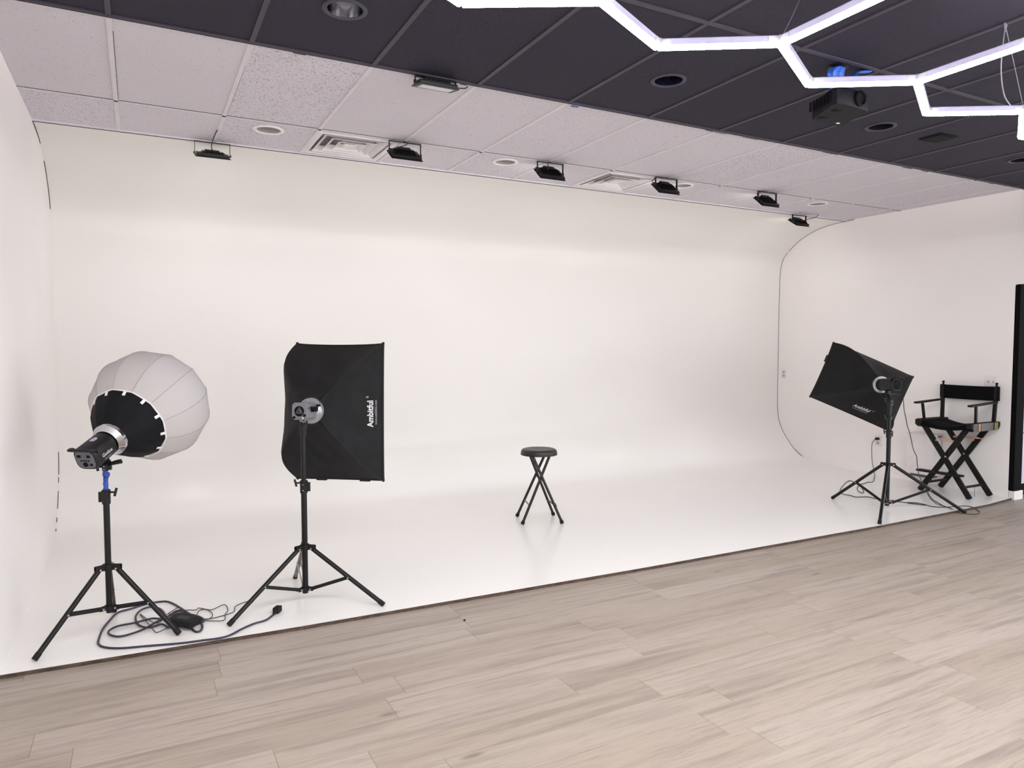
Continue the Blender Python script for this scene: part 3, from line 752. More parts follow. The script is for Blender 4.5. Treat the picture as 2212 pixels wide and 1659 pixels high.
# ================================================================ LIGHT HEADS
def lamp_black(P0, w, up, label, lettering=True, scale=1.0, mount_to=None, panel='panel_grey', lever=1.0):
    """cylindrical black studio lamp: body behind the ring at P0, pointing along w"""
    w = Vector(w).normalized(); F = frame(P0, w, up) @ Matrix.Diagonal((scale, scale, scale * 0.82, 1.0)); X, Y = F.col[0].to_3d().normalized(), F.col[1].to_3d().normalized()
    t = thing('studio_lamp', P0, label, 'studio light', 'lamp heads on the tripod stands')
    def sec(z, r, sq):
        out = []
        for k in range(40):
            a = 2 * PI * k / 40; c, s = math.cos(a), math.sin(a); e = (abs(c) ** sq + abs(s) ** sq) ** (-1 / sq)
            out.append((c * e * r, s * e * r, z))
        return out
    b = MB(F); b.grid([sec(-0.055, 0.056, 2.2), sec(-0.052, 0.059, 2.3), sec(-0.060, 0.060, 2.6), sec(-0.225, 0.058, 3.6), sec(-0.236, 0.053, 3.6)], closed=True, cap=True)
    body = b.build('body', M['black_plastic'], t)
    b = MB(F); b.lathe([(0.050, -0.056), (0.054, -0.056), (0.055, -0.006), (0.050, -0.004)], (0, 0, 0), (0, 0, 1), 36); b.build('front_barrel', M['black'], t)
    b = MB(F); b.grid([sec(-0.2365, 0.048, 3.6), sec(-0.2395, 0.046, 3.6)], closed=True, cap=True); pn = b.build('control_panel', M[panel], t)
    b = MB(F)
    for x in (-0.026, 0.024): b.box((x, 0.020, -0.2405), (0.018, 0.014, 0.004), bev=0.001)
    for i in range(4): b.box((-0.02 + i * 0.013, -0.004, -0.2405), (0.007, 0.007, 0.003))
    b.lathe([(0.012, 0), (0.012, -0.005), (0, -0.006)], (-0.004, -0.025, -0.2395), n=16); b.box((0.026, -0.026, -0.2405), (0.012, 0.012, 0.003))
    b.build('buttons', M['can_black'], pn, smooth=False)
    b = MB(F); b.tube(spline([(-0.052, 0.030, -0.205), (-0.062, 0.050, -0.222), (-0.056, 0.058, -0.244), (-0.044, 0.061, -0.254), (0.044, 0.061, -0.254), (0.056, 0.058, -0.244), (0.062, 0.050, -0.222), (0.052, 0.030, -0.205)], 5), 0.0115, 8, flat=0.7)
    b.build('handle', M['black'], t)
    # swivel under the body
    b = MB(F); b.box((0, -0.068, -0.105), (0.030, 0.030, 0.05), bev=0.004); b.lathe([(0, -0.022), (0.020, -0.022), (0.020, 0.022), (0, 0.022)], (0, -0.088, -0.105), (1, 0, 0), 20)
    b.build('swivel', M['black'], t)
    b = MB(F); b.tube([(0.02, -0.088, -0.105), (0.042, -0.088, -0.105), (0.050, -0.086, -0.102), (0.085 * lever, -0.080, -0.095)], [0.008, 0.010, 0.011 / lever, 0.012 / lever], 10); b.build('swivel_lever', M['black_plastic'], t)
    if mount_to:
        a = F @ V(0, -0.095, -0.105); b = MB(); b.tube([a, V(*mount_to)], 0.0135, 12); b.build('stand_receiver', M['black'], t)
    if lettering:
        bvh = bvh_of(body)
        side = (X * 0.86 - Y * 0.05).normalized()
        org = F @ V(0.058, -0.012, -0.14)
        decal('lettering', text_pts('Godox', 0.026, 0.0006), org + Y * 0.006, w, Y, bvh, -side, M['print_white'], body, 0.0012, 'white lettering on the side')
        decal('lettering', text_pts('SL60W', 0.017, 0.0003), org - Y * 0.018, w, Y, bvh, -side, M['print_dim'], body, 0.0012)
        top = Y
        bd = ([V(-0.013, -0.018, 0), V(0.013, -0.018, 0), V(0.016, 0.006, 0), V(0.0, 0.022, 0), V(-0.016, 0.006, 0)], [(0, 1, 2, 3, 4)])
        decal('badge', bd, F @ V(0, 0.058, -0.125), X, w, bvh, -Y, M['badge'], body, 0.0012)
    return t, F

# --- lantern lamp
P0 = V(-0.133, 4.0985, 1.0075); P1 = V(0.050, 4.353, 1.1455); WD = (P1 - P0).normalized()
lamp_black(P0, WD, (0, 0, 1), 'black cylindrical lamp with lettering behind the white lantern dome', mount_to=(ST1[0], ST1[1], 0.888))

def lantern():
    F = frame(P0, WD)
    t = thing('lantern_softbox', P0, 'round white fabric lantern dome with black skirt on left stand', 'softbox')
    n = 12; sub = 6; N = n * sub
    def ringp(z, r, sag, amp=0.0):
        out = []
        for k in range(N):
            a = 2 * PI * k / N + 0.12; f = (k % sub) / sub
            ch = math.cos(PI / n) / math.cos((f - 0.5) * 2 * PI / n)      # straight chord between ribs
            rr = r * (1 - sag + sag * ch) * (1 + amp * noise.noise(V(k * 0.35, z * 25, 0)))
            out.append((rr * math.cos(a), rr * math.sin(a), z))
        return out
    R, A, zc, zr = 0.304, 0.276, 0.353, 0.149
    b = MB(F); prof = []
    for i in range(9):
        s = i / 8; prof.append(ringp(zr * s - 0.0 , 0.084 + (0.203 - 0.084) * (s ** 0.9) + 0.008 * math.sin(PI * s), 1.15, 0.02))
    b.grid(prof, closed=True); b.build('skirt', M['fab_skirt'], t, label='black fabric skirt')
    # globe
    b = MB(F); a0 = -math.asin((zc - zr) / A); rows = []; K = 22
    for i in range(K + 1):
        a = a0 + (PI / 2 - a0) * i / K
        r = R * math.cos(a); z = zc + A * math.sin(a)
        if a > 0.9: z -= 0.03 * ((a - 0.9) / 0.67) ** 2
        rows.append(ringp(z, max(r, 0.001), 0.85, 0.006))
    b.grid(rows, closed=True); gl = b.build('dome', M['fab_white'], t, label='white translucent fabric dome')
    for j in range(n):
        pts = []
        for i in range(K + 1):
            p = V(*rows[i][j * sub]); pts.append(p * 1.0 + V(p.x, p.y, 0).normalized() * 0.0008)
        b = MB(F); b.tube(pts, 0.0013, 5); b.build('seam', M['fab_seam'], gl)
    b = MB(F); b.tube([(V(*p)) for p in ringp(zr, 0.2055, 0.6)], 0.0036, 8, closed=True); b.build('rim_binding', M['diffuser'], t)
    for j in range(n):
        a = 2 * PI * (j + 0.32) / n + 0.12; c = V(math.cos(a), math.sin(a), 0); r = 0.198
        Rm = Matrix((V(-c.y, c.x, 0), (c * 0.55 + V(0, 0, 0.83)).normalized(), (c * 0.83 - V(0, 0, 0.55)).normalized())).transposed()
        b = MB(F); b.box(c * (r - 0.004) + V(0, 0, zr - 0.012), (0.015, 0.024, 0.003), Rm, bev=0.001); b.build('clip', M['white_plastic'], t, smooth=False)
    b = MB(F); b.lathe([(0.056, -0.030), (0.064, -0.034), (0.086, -0.012), (0.0875, 0.006), (0.080, 0.012), (0.056, 0.0), (0.056, -0.030)], n=40); b.build('speed_ring', M['chrome'], t, label='shiny metal mounting ring')
    return t
lantern()

# --- grey lamp of the upright softbox
C2 = V(1.175, 4.686, 1.044); W2 = V(0.263, 0.357, -0.030).normalized(); R2 = V(0.912, 4.329, 1.089)
def lamp_grey():
    F = frame(R2, W2); t = thing('studio_lamp', R2, 'grey boxy lamp with round fan grille behind the upright softbox', 'studio light', 'lamp heads on the tripod stands')
    hw, hh, c = 0.046, 0.050, 0.014
    def sec(z, k=1.0): return [(x * k, y * k, z) for x, y in ((-hw + c, -hh), (hw - c, -hh), (hw, -hh + c), (hw, hh - c), (hw - c, hh), (-hw + c, hh), (-hw, hh - c), (-hw, -hh + c))]
    b = MB(F); b.grid([sec(-0.03), sec(-0.155), sec(-0.160, 0.96)], closed=True, cap=True); b.build('body', M['grey_case'], t)
    b = MB(F); b.lathe([(0.026, -0.161), (0.028, -0.1635), (0.030, -0.161)], n=30); b.lathe([(0, -0.1602), (0.027, -0.1602)], n=30); b.build('fan_opening', M['can_black'], t)
    b = MB(F)
    for i in range(9):
        for base in range(3):
            a = 2 * PI * base / 3 + PI / 2; u = V(math.cos(a), math.sin(a), 0); v2 = V(math.cos(a + 2 * PI / 3), math.sin(a + 2 * PI / 3), 0)
            r = 0.003 + i * 0.0028
            p = u * r; L_ = math.sqrt(max(0.0, 0.027 ** 2 - (r * math.sin(2 * PI / 3)) ** 2)) + r * math.cos(2 * PI / 3)
            b.tube([p + V(0, 0, -0.1625), p + v2 * max(L_, 0.002) + V(0, 0, -0.1625)], 0.00055, 4)
    b.build('fan_grille', M['grey_case'], t, smooth=False)
    for x, y, m_, nm in ((-0.030, -0.036, 'can_black', 'control_knob'), (0.034, -0.024, 'can_black', 'control_knob'), (0.027, -0.040, 'chrome', 'power_socket')):
        b = MB(F); b.lathe([(0.0075, -0.160), (0.007, -0.169), (0, -0.170)], (x, y, 0), n=16); b.build(nm, M[m_], t)
    b = MB(F); b.box((0.060, 0.012, -0.085), (0.026, 0.030, 0.045), bev=0.004); b.box((0.066, 0.02, -0.12), (0.012, 0.012, 0.05), bev=0.003); b.box((0.070, 0.034, -0.055), (0.014, 0.012, 0.035), bev=0.002)
    b.build('power_switch', M['can_black'], t)
    b = MB(F); b.lathe([(0.046, -0.034), (0.052, -0.034), (0.074, -0.014), (0.078, 0.004), (0.072, 0.008)], n=40); b.build('mounting_ring', M['ring_grey'], t)
    for k in range(4):
        a = PI / 4 + k * PI / 2; b = MB(F); b.box((math.cos(a) * 0.068, math.sin(a) * 0.068, -0.006), (0.03, 0.012, 0.014), Matrix.Rotation(a + PI / 2, 3, 'Z'), bev=0.002); b.build('ring_catch', M['ring_grey'], t)
    a = F @ V(0.0, -hh, -0.10)
    b = MB(); b.tube([a, V(ST2[0], ST2[1], 1.036)], 0.0075, 10); b.build('mounting_stud', M['chrome'], t)
    b = MB(F); b.box((0, -hh - 0.006, -0.10), (0.028, 0.014, 0.05), bev=0.002); b.build('mount_block', M['ring_grey'], t)
lamp_grey()

# ================================================================ RECTANGULAR SOFTBOXES
def softbox(ring, centre, xdir, ydir, hx, hy, label, rods=0.05, bow=((0, 0), (0, 0), (0, 0), (0, 0)), edge_pow=0.7, side_bulge=(0.0, 0.0, 0.0, 0.0), text_pos=None, text_dir='x', clips=(), seed=0.0, warp=0.0):
    """fabric pyramid between the ring and a rectangular rim; local x right, y up, z away from the lamp"""
    ring = V(*ring); centre = V(*centre); X = V(*xdir).normalized(); Y = V(*ydir); Y = (Y - X * Y.dot(X)).normalized()
    Wd = X.cross(Y)
    if Wd.dot(centre - ring) < 0: Wd = -Wd
    F = Matrix.Identity(4)
    for i in range(3): F[i][0] = X[i]; F[i][1] = Y[i]; F[i][2] = Wd[i]; F[i][3] = centre[i]
    Fi = F.inverted(); rl = Fi @ ring
    t = thing('softbox', centre, label, 'softbox', 'rectangular black softboxes')
    cor = [V(hx, hy, 0), V(-hx, hy, 0), V(-hx, -hy, 0), V(hx, -hy, 0)]
    NS, NT_ = 22, 22; rr = 0.074
    def rod(k, s):
        a = PI / 4 + k * PI / 2; p = rl + V(math.cos(a) * rr, math.sin(a) * rr, 0)
        q = p.lerp(cor[k], s); o = V(cor[k].x, cor[k].y, 0).normalized()
        return q + V(bow[k][0], bow[k][1], 0) * math.sin(PI * s ** 1.1) + o * rods * math.sin(PI * s ** 1.25) - V(0, 0, 0.035) * math.sin(PI * s)
    shell_rows = []
    b = MB(F)
    for k in range(4):
        k2 = (k + 1) % 4; a0 = PI / 4 + k * PI / 2; rows = []
        mid = (cor[k] + cor[k2]) / 2; on = V(mid.x, mid.y, 0).normalized()
        for i in range(NS + 1):
            s = i / NS; A_, B_ = rod(k, s), rod(k2, s); row = []
            for j in range(NT_ + 1):
                f = j / NT_; p = A_.lerp(B_, f)
                if i == 0 or s < 0.12:
                    aa = a0 + f * PI / 2; c = rl + V(math.cos(aa) * rr, math.sin(aa) * rr, 0) + (A_ - (rl + V(math.cos(a0) * rr, math.sin(a0) * rr, 0))) * (1 - f) + (B_ - (rl + V(math.cos(a0 + PI / 2) * rr, math.sin(a0 + PI / 2) * rr, 0))) * f
                    p = c.lerp(p, s / 0.12)
                e = math.sin(PI * f)
                p = p - on * (0.034 * e * math.sin(PI * min(s, 1) ** 0.9)) + V(0, 0, 0.022) * e * math.sin(PI * s)
                p = p + on * side_bulge[k] * (max(e, 0) ** edge_pow) * s
                nz = noise.noise(V(p.x * 5 + seed, p.y * 5, k * 3.0 + seed)) * 0.014 + noise.noise(V(p.x * 14 + seed, p.y * 9 + p.x * 6, k + seed)) * 0.005
                p = p + (on * 0.6 - V(0, 0, 0.8)) * nz * e * math.sin(PI * min(1, s * 1.02)) 
                row.append(p)
            rows.append(row)
        lip = [p + V(0, 0, 0.028) for p in rows[-1]]; lip2 = [p + V(0, 0, 0.030) - on * 0.008 for p in rows[-1]]
        b.grid(rows + [lip, lip2]); shell_rows.append(rows)
    shell = b.build('shell', M['fab_black'], t, label='black ribbed fabric shell')
    for k in range(4):
        b = MB(F); b.tube([p + V(0, 0, -0.002) for p in [r[0] for r in shell_rows[k]]], 0.0022, 6); b.build('rod_seam', M['piping'], shell)
    rim = []
    for k in range(4): rim += [p + V(0, 0, 0.001) for p in shell_rows[k][-1][:-1]]
    b = MB(F); b.tube(rim, 0.0045, 8, closed=True); b.build('rim_piping', M['piping'], t)
    for k in range(4):
        p = shell_rows[k][-1][0]; b = MB(F); b.sphere(p + V(0, 0, 0.002), 0.009, 8); b.build('corner_pocket', M['piping'], t)
    b = MB(F); d_ = 0.012
    rows = []
    for i in range(9):
        rows.append([V(-hx * 0.975 + 2 * hx * 0.975 * j / 8, -hy * 0.975 + 2 * hy * 0.975 * i / 8, d_) for j in range(9)])
    b.grid(rows); b.build('front_diffuser', M['diffuser'], t)
    for (x, y, sx, sy) in clips:
        b = MB(F); b.box((x, y, 0.008), (sx, sy, 0.02), bev=0.002); b.build('velcro_tab', M['piping'], t)
    b = MB(F); b.lathe([(rr - 0.02, -0.012), (rr + 0.003, -0.012), (rr + 0.003, 0.006), (rr - 0.02, 0.006)], rl, n=36); b.build('speed_ring', M['ring_grey'], t)
    if text_pos:
        bvh = bvh_of(shell); o = F @ V(text_pos[0], text_pos[1], 0)
        u, v = (X, Y) if text_dir == 'x' else (Y, -X)
        k = text_pos[2]; wide = lambda tp, f: ([V(q.x * f, q.y, 0) for q in tp[0]], tp[1])
        decal('lettering', wide(text_pts('Ambitful', 0.040 * k, 0.0012 * k), 1.45), o, u, v, bvh, Wd, M['print_white'], shell, 0.003, 'large white printed lettering')
        decal('lettering', text_pts('®', 0.016 * k, 0.0003), o + u * 0.126 * k + v * 0.014 * k, u, v, bvh, Wd, M['print_white'], shell, 0.003)
        decal('lettering', wide(text_pts('www.ambitful.com', 0.018 * k, 0.0003 * k, 1.05), 1.3), o - v * 0.026 * k + u * 0.006, u, v, bvh, Wd, M['print_dim'], shell, 0.003)
    return t, F
softbox(R2, C2, (0.484, -0.346, 0.0), (0.03, 0.012, 1.0), 0.297, 0.452, 'large upright black softbox with white lettering, second light from the left', rods=0.035,
        side_bulge=(-0.014, 0.060, -0.004, -0.004), bow=((0, 0), (-0.062, -0.015), (-0.085, 0.02), (0, 0)), edge_pow=0.45, text_pos=(0.243, -0.005, 0.86), text_dir='y', clips=((-0.13, -0.455, 0.07, 0.012), (0.17, -0.455, 0.07, 0.012)), seed=3.0)
R3 = V(6.054, 4.207, 1.125); C3 = V(6.283, 4.570, 1.080)
softbox(R3, C3, (0.684, -0.38, -0.34), (0.218, -0.083, 0.531), 0.426, 0.290, 'black softbox tilted sideways on the right-hand stand near the tall folding chair', rods=0.045,
        side_bulge=(0.006, -0.010, -0.004, -0.008), bow=((0.0, 0.02), (0.015, 0.030), (0, 0), (0.02, 0)), text_pos=(0.02, -0.215, 0.78), text_dir='x', clips=((-0.43, 0.12, 0.012, 0.07),), seed=8.0)
W3 = V(0.17, 0.98, -0.05).normalized()
lamp_black(R3 + V(0.0, 0.0, 0.0), W3, (0.12, 0.0, 0.99), 'black cylindrical lamp behind the tilted softbox on the right', scale=0.95, mount_to=(ST3[0], ST3[1], 1.0), panel='can_black', lever=1.9)

# ================================================================ FOLDING STOOL
t = thing('folding_stool', (2.935, 5.10, ZP), 'small round black folding stool standing alone in the middle of the white floor', 'stool')
cx_, cy_ = 2.935, 5.10
b = MB(); b.lathe([(0, 0.583), (0.140, 0.583), (0.150, 0.588), (0.1515, 0.598), (0.149, 0.612), (0.140, 0.622), (0.128, 0.6265), (0.110, 0.6255), (0.06, 0.624), (0, 0.623)], (cx_, cy_, 0), n=56); b.build('seat', M['vinyl'], t)
b = MB(); b.lathe([(0.1, 0.578), (0.1525, 0.578), (0.1535, 0.586), (0.1520, 0.592), (0.1, 0.590)], (cx_, cy_, 0), n=56); b.build('seat_rim', M['stool_metal'], t)
e_ = V(0.95, -0.31, 0); g_ = V(0.31, 0.95, 0); c0 = V(cx_, cy_, 0)
legsA = [(V(2.838, 5.31, ZP), c0 + e_ * 0.072 + g_ * 0.07 + V(0, 0, 0.580)), (V(2.748, 5.048, ZP), c0 + e_ * 0.072 - g_ * 0.085 + V(0, 0, 0.580))]
legsB = [(V(3.143, 5.205, ZP), c0 - e_ * 0.072 + g_ * 0.055 + V(0, 0, 0.580)), (V(3.056, 4.921, ZP), c0 - e_ * 0.072 - g_ * 0.10 + V(0, 0, 0.580))]
for f, tp in legsA + legsB:
    d = (tp - f).normalized(); b = MB(); b.tube([f + d * 0.012 + V(0, 0, 0.002), tp], 0.0112, 12); lg = b.build('leg', M['stool_metal'], t)
    b = MB(); b.tube([f + V(0, 0, 0.004), f + d * 0.012 + V(0, 0, 0.002), f + d * 0.034], [0.0140, 0.0165, 0.0130], 12); b.build('rubber_foot', M['rubber'], lg)
for (p, q), mm in ((legsA, 'grey_and_sheen'), (legsB, 'stool_metal')):
    b = MB(); b.tube([p[0].lerp(p[1], 0.27), q[0].lerp(q[1], 0.27)], 0.0055, 8); b.build('rung', M[mm], t)
for p, q in (legsA, legsB):
    b = MB(); b.tube([p[0].lerp(p[1], 0.985), q[0].lerp(q[1], 0.985)], 0.0085, 8); b.build('top_rail', M['stool_metal'], t)
for a_, q in ((legsA[0], legsB[0]), (legsA[1], legsB[1])):
    m1 = a_[0].lerp(a_[1], 0.64); m2 = q[0].lerp(q[1], 0.64); b = MB(); b.tube([m1, m2], 0.006, 8); b.build('pivot', M['grey_and_sheen'], t)
b = MB(); p = legsB[1][0].lerp(legsB[1][1], 0.30); q = legsB[1][0].lerp(legsB[1][1], 0.25); b.tube([p + e_ * 0.004, q + e_ * 0.006], 0.012, 8); b.build('rung_clamp', M['stool_metal'], t)
b = MB(); p = legsB[1][0].lerp(legsB[1][1], 0.93); b.box(p + V(-0.012, -0.006, 0.006), (0.012, 0.014, 0.04), bev=0.002); b.sphere(p + V(-0.012, -0.016, -0.004), 0.0035, 5); b.build('hinge_plate', M['stool_metal'], t)

# ================================================================ TALL FOLDING CHAIR
t = thing('director_chair', (7.17, 4.15, ZP), 'tall black folding chair with canvas seat and footrest by the right wall', 'chair')
XF_, XB_ = 6.985, 7.325; YL, YR = 4.405, 3.905
def bar(b, p, q, w, th, side=(1, 0, 0)):
    """rectangular bar from p to q: w across in the plane, th along side"""
    p, q = V(*p), V(*q); d = (q - p).normalized(); s = Vector(side); s = (s - d * s.dot(d)).normalized(); u = d.cross(s)
    b.box((p + q) / 2, ((q - p).length, th, w), Matrix((d, s, u)).transposed(), bev=0.003)
# crossed legs, front and back pair; one leg of each pair sits in front of the other
for x, k in ((XF_, 0), (XB_, 1)):
    for ya, yb, dx in ((YR - 0.005, YL - 0.035, -0.011), (YL, YR + 0.045, 0.011)):
        b = MB(); bar(b, (x + dx, ya, ZP + 0.004), (x + dx, yb, 0.70), 0.052, 0.020); b.build('leg', M['wood_black'], t)
# long side rails carrying the seat, with cut corners
for y, nm in ((YL, 'L'), (YR, 'R')):
    pr = [(6.925, 0.700), (6.925, 0.748), (7.395, 0.748), (7.395, 0.705), (7.365, 0.672), (6.965, 0.672)]
    b = MB(); b.prism([(x, y - 0.030, z) for x, z in pr], (0, 1, 0), 0.055); b.build('seat_rail', M['wood_black'], t, bevel=0.003)
for x0, x1, mm in ((6.945, 7.02, 'wire'), (7.03, 7.065, 'tape_ochre'), (7.075, 7.27, 'tape_silver'), (7.295, 7.352, 'tape_olive')):
    b = MB(); b.box(((x0 + x1) / 2, YR - 0.0315, 0.71), (x1 - x0, 0.002, 0.072)); b.box(((x0 + x1) / 2, YR - 0.006, 0.6712), (x1 - x0, 0.046, 0.002)); b.build('tape_band', M[mm], t, smooth=False)
# canvas seat sling
rows = []
for i in range(13):
    x = 6.955 + (7.375 - 6.955) * i / 12
    rows.append([(x, YR - 0.025 + (YL - YR + 0.05) * j / 16, 0.752 - 0.050 * math.sin(PI * j / 16) - 0.006 * math.sin(PI * j / 16) * math.cos(i)) for j in range(17)])
b = MB(); b.grid(rows); low = [[(p[0], p[1], p[2] - 0.010) for p in r] for r in rows]; b.grid(low)
for k in (0, -1): b.grid([rows[k], low[k]])
b.grid([[(x, YR - 0.004 + (YL - YR + 0.008) * j / 16, 0.742 - 0.052 * math.sin(PI * j / 16) ** 0.8) for j in range(17)] for x in (6.953,)] + [[(6.953, YR - 0.004 + (YL - YR + 0.008) * j / 16, 0.700 - 0.040 * math.sin(PI * j / 16) ** 0.8) for j in range(17)]])
b.build('seat', M['canvas'], t)
# arm posts, arms, back posts
for y, s in ((YL, 1), (YR, -1)):
    b = MB(); bar(b, (7.035, y, 0.745), (7.015, y + 0.010 * s, 0.905), 0.024, 0.020, (0, 1, 0)); b.build('arm_post', M['wood_black'], t)
    b = MB(); bar(b, (7.335, y, 0.745), (7.352, y + 0.008 * s, 1.085), 0.034, 0.026, (0, 1, 0))
    b.lathe([(0.013, 1.08), (0.015, 1.088), (0.009, 1.094), (0.009, 1.108), (0.0125, 1.114), (0.0125, 1.124), (0, 1.128)], (7.352, y + 0.008 * s, 0), n=16); b.build('back_post', M['wood_black'], t)
    ol_ = [(6.905, 0.028), (6.93, 0.034), (7.08, 0.030), (7.36, 0.018), (7.36, -0.018), (7.08, -0.024), (6.93, -0.026), (6.905, -0.018)]
    b = MB(); b.prism([(x, y + 0.008 * s + w_ * 0.9 * s, 0.905 + (x - 6.905) * 0.05) for x, w_ in ol_], (0, 0, 1), 0.018); b.build('armrest', M['wood_black'], t, bevel=0.004)
# canvas back, wrapped round the posts
rows = []
for z in (0.950, 0.985, 1.02, 1.05, 1.088):
    r = []
    for j in range(17):
        f = j / 16; y = (YR - 0.030) + (YL - YR + 0.06) * f
        r.append((7.334 + 0.016 * math.sin(PI * f) + (0.004 if z < 0.96 else 0), y, z - 0.004 * math.sin(PI * f)))
    rows.append(r)
b = MB(); b.grid(rows); back = [[(p[0] + 0.036 - 0.022 * math.sin(PI * j / 16) ** 0.5, p[1], p[2]) for j, p in enumerate(r)] for r in rows]; b.grid(back)
for k in (0, -1): b.grid([rows[k], back[k]])
for j in (0, -1): b.grid([[r[j] for r in rows], [r[j] for r in back]])
b.build('backrest', M['canvas'], t)
# footrest board, low stretchers, locking slats, bolts
b = MB(); b.prism([(6.945, 4.375, 0.235), (6.945, 3.945, 0.235), (6.925, 3.930, 0.235), (6.875, 3.945, 0.235), (6.862, 3.975, 0.235), (6.862, 4.355, 0.235), (6.880, 4.380, 0.235)], (0, 0, 1), 0.018); b.build('footrest', M['wood_black'], t, bevel=0.004)
for y, z in ((4.335, 0.115), (3.965, 0.125)):
    b = MB(); b.box(((XF_ + XB_) / 2, y, z), (XB_ - XF_ - 0.01, 0.020, 0.020), bev=0.003); b.build('stretcher', M['wood_black'], t)
for y in (4.29, 4.02):
    b = MB(); b.tube([(6.93, y, 0.232), (6.975, y, 0.225)], 0.008, 8); b.build('footrest_bracket', M['wood_black'], t)
for x, y0, y1, z0, z1 in ((6.996, 4.225, 4.03, 0.563, 0.553), (7.30, 4.265, 4.02, 0.566, 0.578)):
    b = MB(); bar(b, (x, y0, z0), (x, y1, z1), 0.020, 0.008); b.build('locking_slat', M['wood_pale'], t, label='pale wooden slat')
b = MB(); bar(b, (7.31, 4.065, 0.575), (7.31, 3.99, 0.572), 0.012, 0.006); b.build('locking_slat', M['wood_pale'], t)
for x, pts in ((XF_ - 0.022, ((4.232, 0.553), (4.138, 0.402))), (XB_ - 0.022, ((4.066, 0.553), (4.157, 0.405)))):
    for y, z in pts:
        b = MB(); b.lathe([(0.0085, 0), (0.0075, 0.003), (0, 0.004)], (x, y, z), (-1, 0, 0), 12); b.build('bolt', M['silver'], t)
b = MB(); b.tube([(7.16, 3.965, 0.117), (7.162, 3.962, ZP)], 0.0025, 6); b.build('hanging_strap', M['grey_case'], t)

# ================================================================ WALL PLATES, CABINET
def plate_(name, y, z, hy, hz, label, cat, gang=1, sockets=True, kind='outlet'):
    b = MB(); b.box((XR - 0.0035, y, z), (0.007, hy * 2, hz * 2), bev=0.002)
    o = tag(b.build(name, M['white_plastic'], at=(XR, y, z)), label, cat)
    return o
o = plate_('wall_outlet', 6.52, 1.125, 0.036, 0.060, 'white double outlet plate on right wall near the curved corner', 'outlet')
for dz in (0.024, -0.024):
    b = MB(); b.box((XR - 0.008, 6.52, 1.125 + dz), (0.003, 0.034, 0.030), bev=0.001); b.build('socket', M['can_grey'], o)
o = plate_('wall_outlet', 5.170, 0.409, 0.040, 0.060, 'white outlet plate low on right wall with black plug in it', 'outlet')
for dz in (0.024, -0.024):
    b = MB(); b.box((XR - 0.008, 5.170, 0.409 + dz), (0.003, 0.034, 0.030), bev=0.001); b.build('socket', M['can_grey'], o)
o = plate_('light_switch', 3.985, 1.130, 0.058, 0.060, 'white two-gang switch plate on right wall above the tall chair back', 'switch')
for dy in (-0.024, 0.024):
    b = MB(); b.box((XR - 0.008, 3.985 + dy, 1.13), (0.003, 0.012, 0.026), bev=0.001); b.box((XR - 0.013, 3.985 + dy, 1.133), (0.010, 0.006, 0.010), bev=0.001); b.build('toggle', M['can_grey'], o)

t = thing('wall_box', (7.345, 4.59, 0.12), 'plain white box mounted low on right wall behind the tall chair', 'box')
b = MB(); b.box((7.345, 4.59, 0.340), (0.15, 0.29, 0.42), bev=0.004); b.build('case', M['white_plastic'], t)
b = MB(); b.box((7.345, 4.59, 0.5555), (0.156, 0.30, 0.012), bev=0.003); b.build('lid', M['white_plastic'], t)
b = MB(); b.box((7.372, 4.455, 0.545), (0.07, 0.026, 0.035), bev=0.003); b.build('corner_cap', M['grey_case'], t)
b = MB(); b.tube([(7.405, 4.440, 0.52), (7.405, 4.440, 0.20)], 0.002, 6); b.build('side_wire', M['grey_case'], t)
b = MB(); b.box((7.355, 4.60, 0.110), (0.12, 0.22, 0.022), bev=0.002); b.build('foot_plate', M['panel_grey'], t)

# ================================================================ CORDS
def cable(name, pts, r, m_, label, cat='cord', z=None, k=6, lift=None):
    P = [V(*p) for p in pts]
    b = MB(); b.tube(spline(P, k), r, 8)
    return tag(b.build(name, m_, at=P[0]), label, cat)
def weave(pts, base, seed, amp=0.006):
    out = []
    for i, p in enumerate(pts): out.append((p[0], p[1], base + max(0.0, amp * noise.noise(V(i * 0.7, seed, 0)))))
    return out
EXT = [(0.636,3.967,0.026),(0.61,3.928,0.026),(0.564,3.878,0.026),(0.501,3.855,0.026),(0.436,3.807,0.026),(0.378,3.758,0.026),(0.325,3.741,0.025),(0.25,3.75,0.026),(0.151,3.764,0.026),(0.008,3.803,0.026),(-0.11,3.836,0.026),(-0.177,3.883,0.026),(-0.204,3.939,0.026),(-0.207,4.002,0.026),(-0.195,4.138,0.026),(-0.169,4.25,0.026),(-0.133,4.363,0.026),(-0.076,4.395,0.026),(0.015,4.435,0.026),(0.061,4.446,0.026),(0.108,4.432,0.026),(0.139,4.377,0.026),(0.176,4.278,0.026),(0.212,4.167,0.026),(0.251,4.072,0.026),(0.261,3.967,0.026),(0.255,3.902,0.026),(0.237,3.874,0.026),(0.218,3.902,0.026),(0.198,4.0,0.026),(0.182,4.123,0.026),(0.179,4.23,0.026)]
EXT2 = [(0.179,4.23,0.026),(0.146,4.224,0.026),(0.113,4.174,0.026),(0.054,4.104,0.026),(-0.011,4.028,0.026),(-0.073,3.989,0.026),(-0.117,3.983,0.026),(-0.15,4.01,0.026),(-0.167,4.058,0.026),(-0.16,4.1,0.026),(-0.124,4.135,0.025),(-0.053,4.146,0.026),(0.029,4.167,0.026),(0.081,4.144,0.026),(0.145,4.187,0.026),(0.198,4.159,0.026),(0.252,4.086,0.026),(0.274,4.017,0.026),(0.245,3.976,0.026),(0.2,3.961,0.026),(0.137,3.989,0.026)]
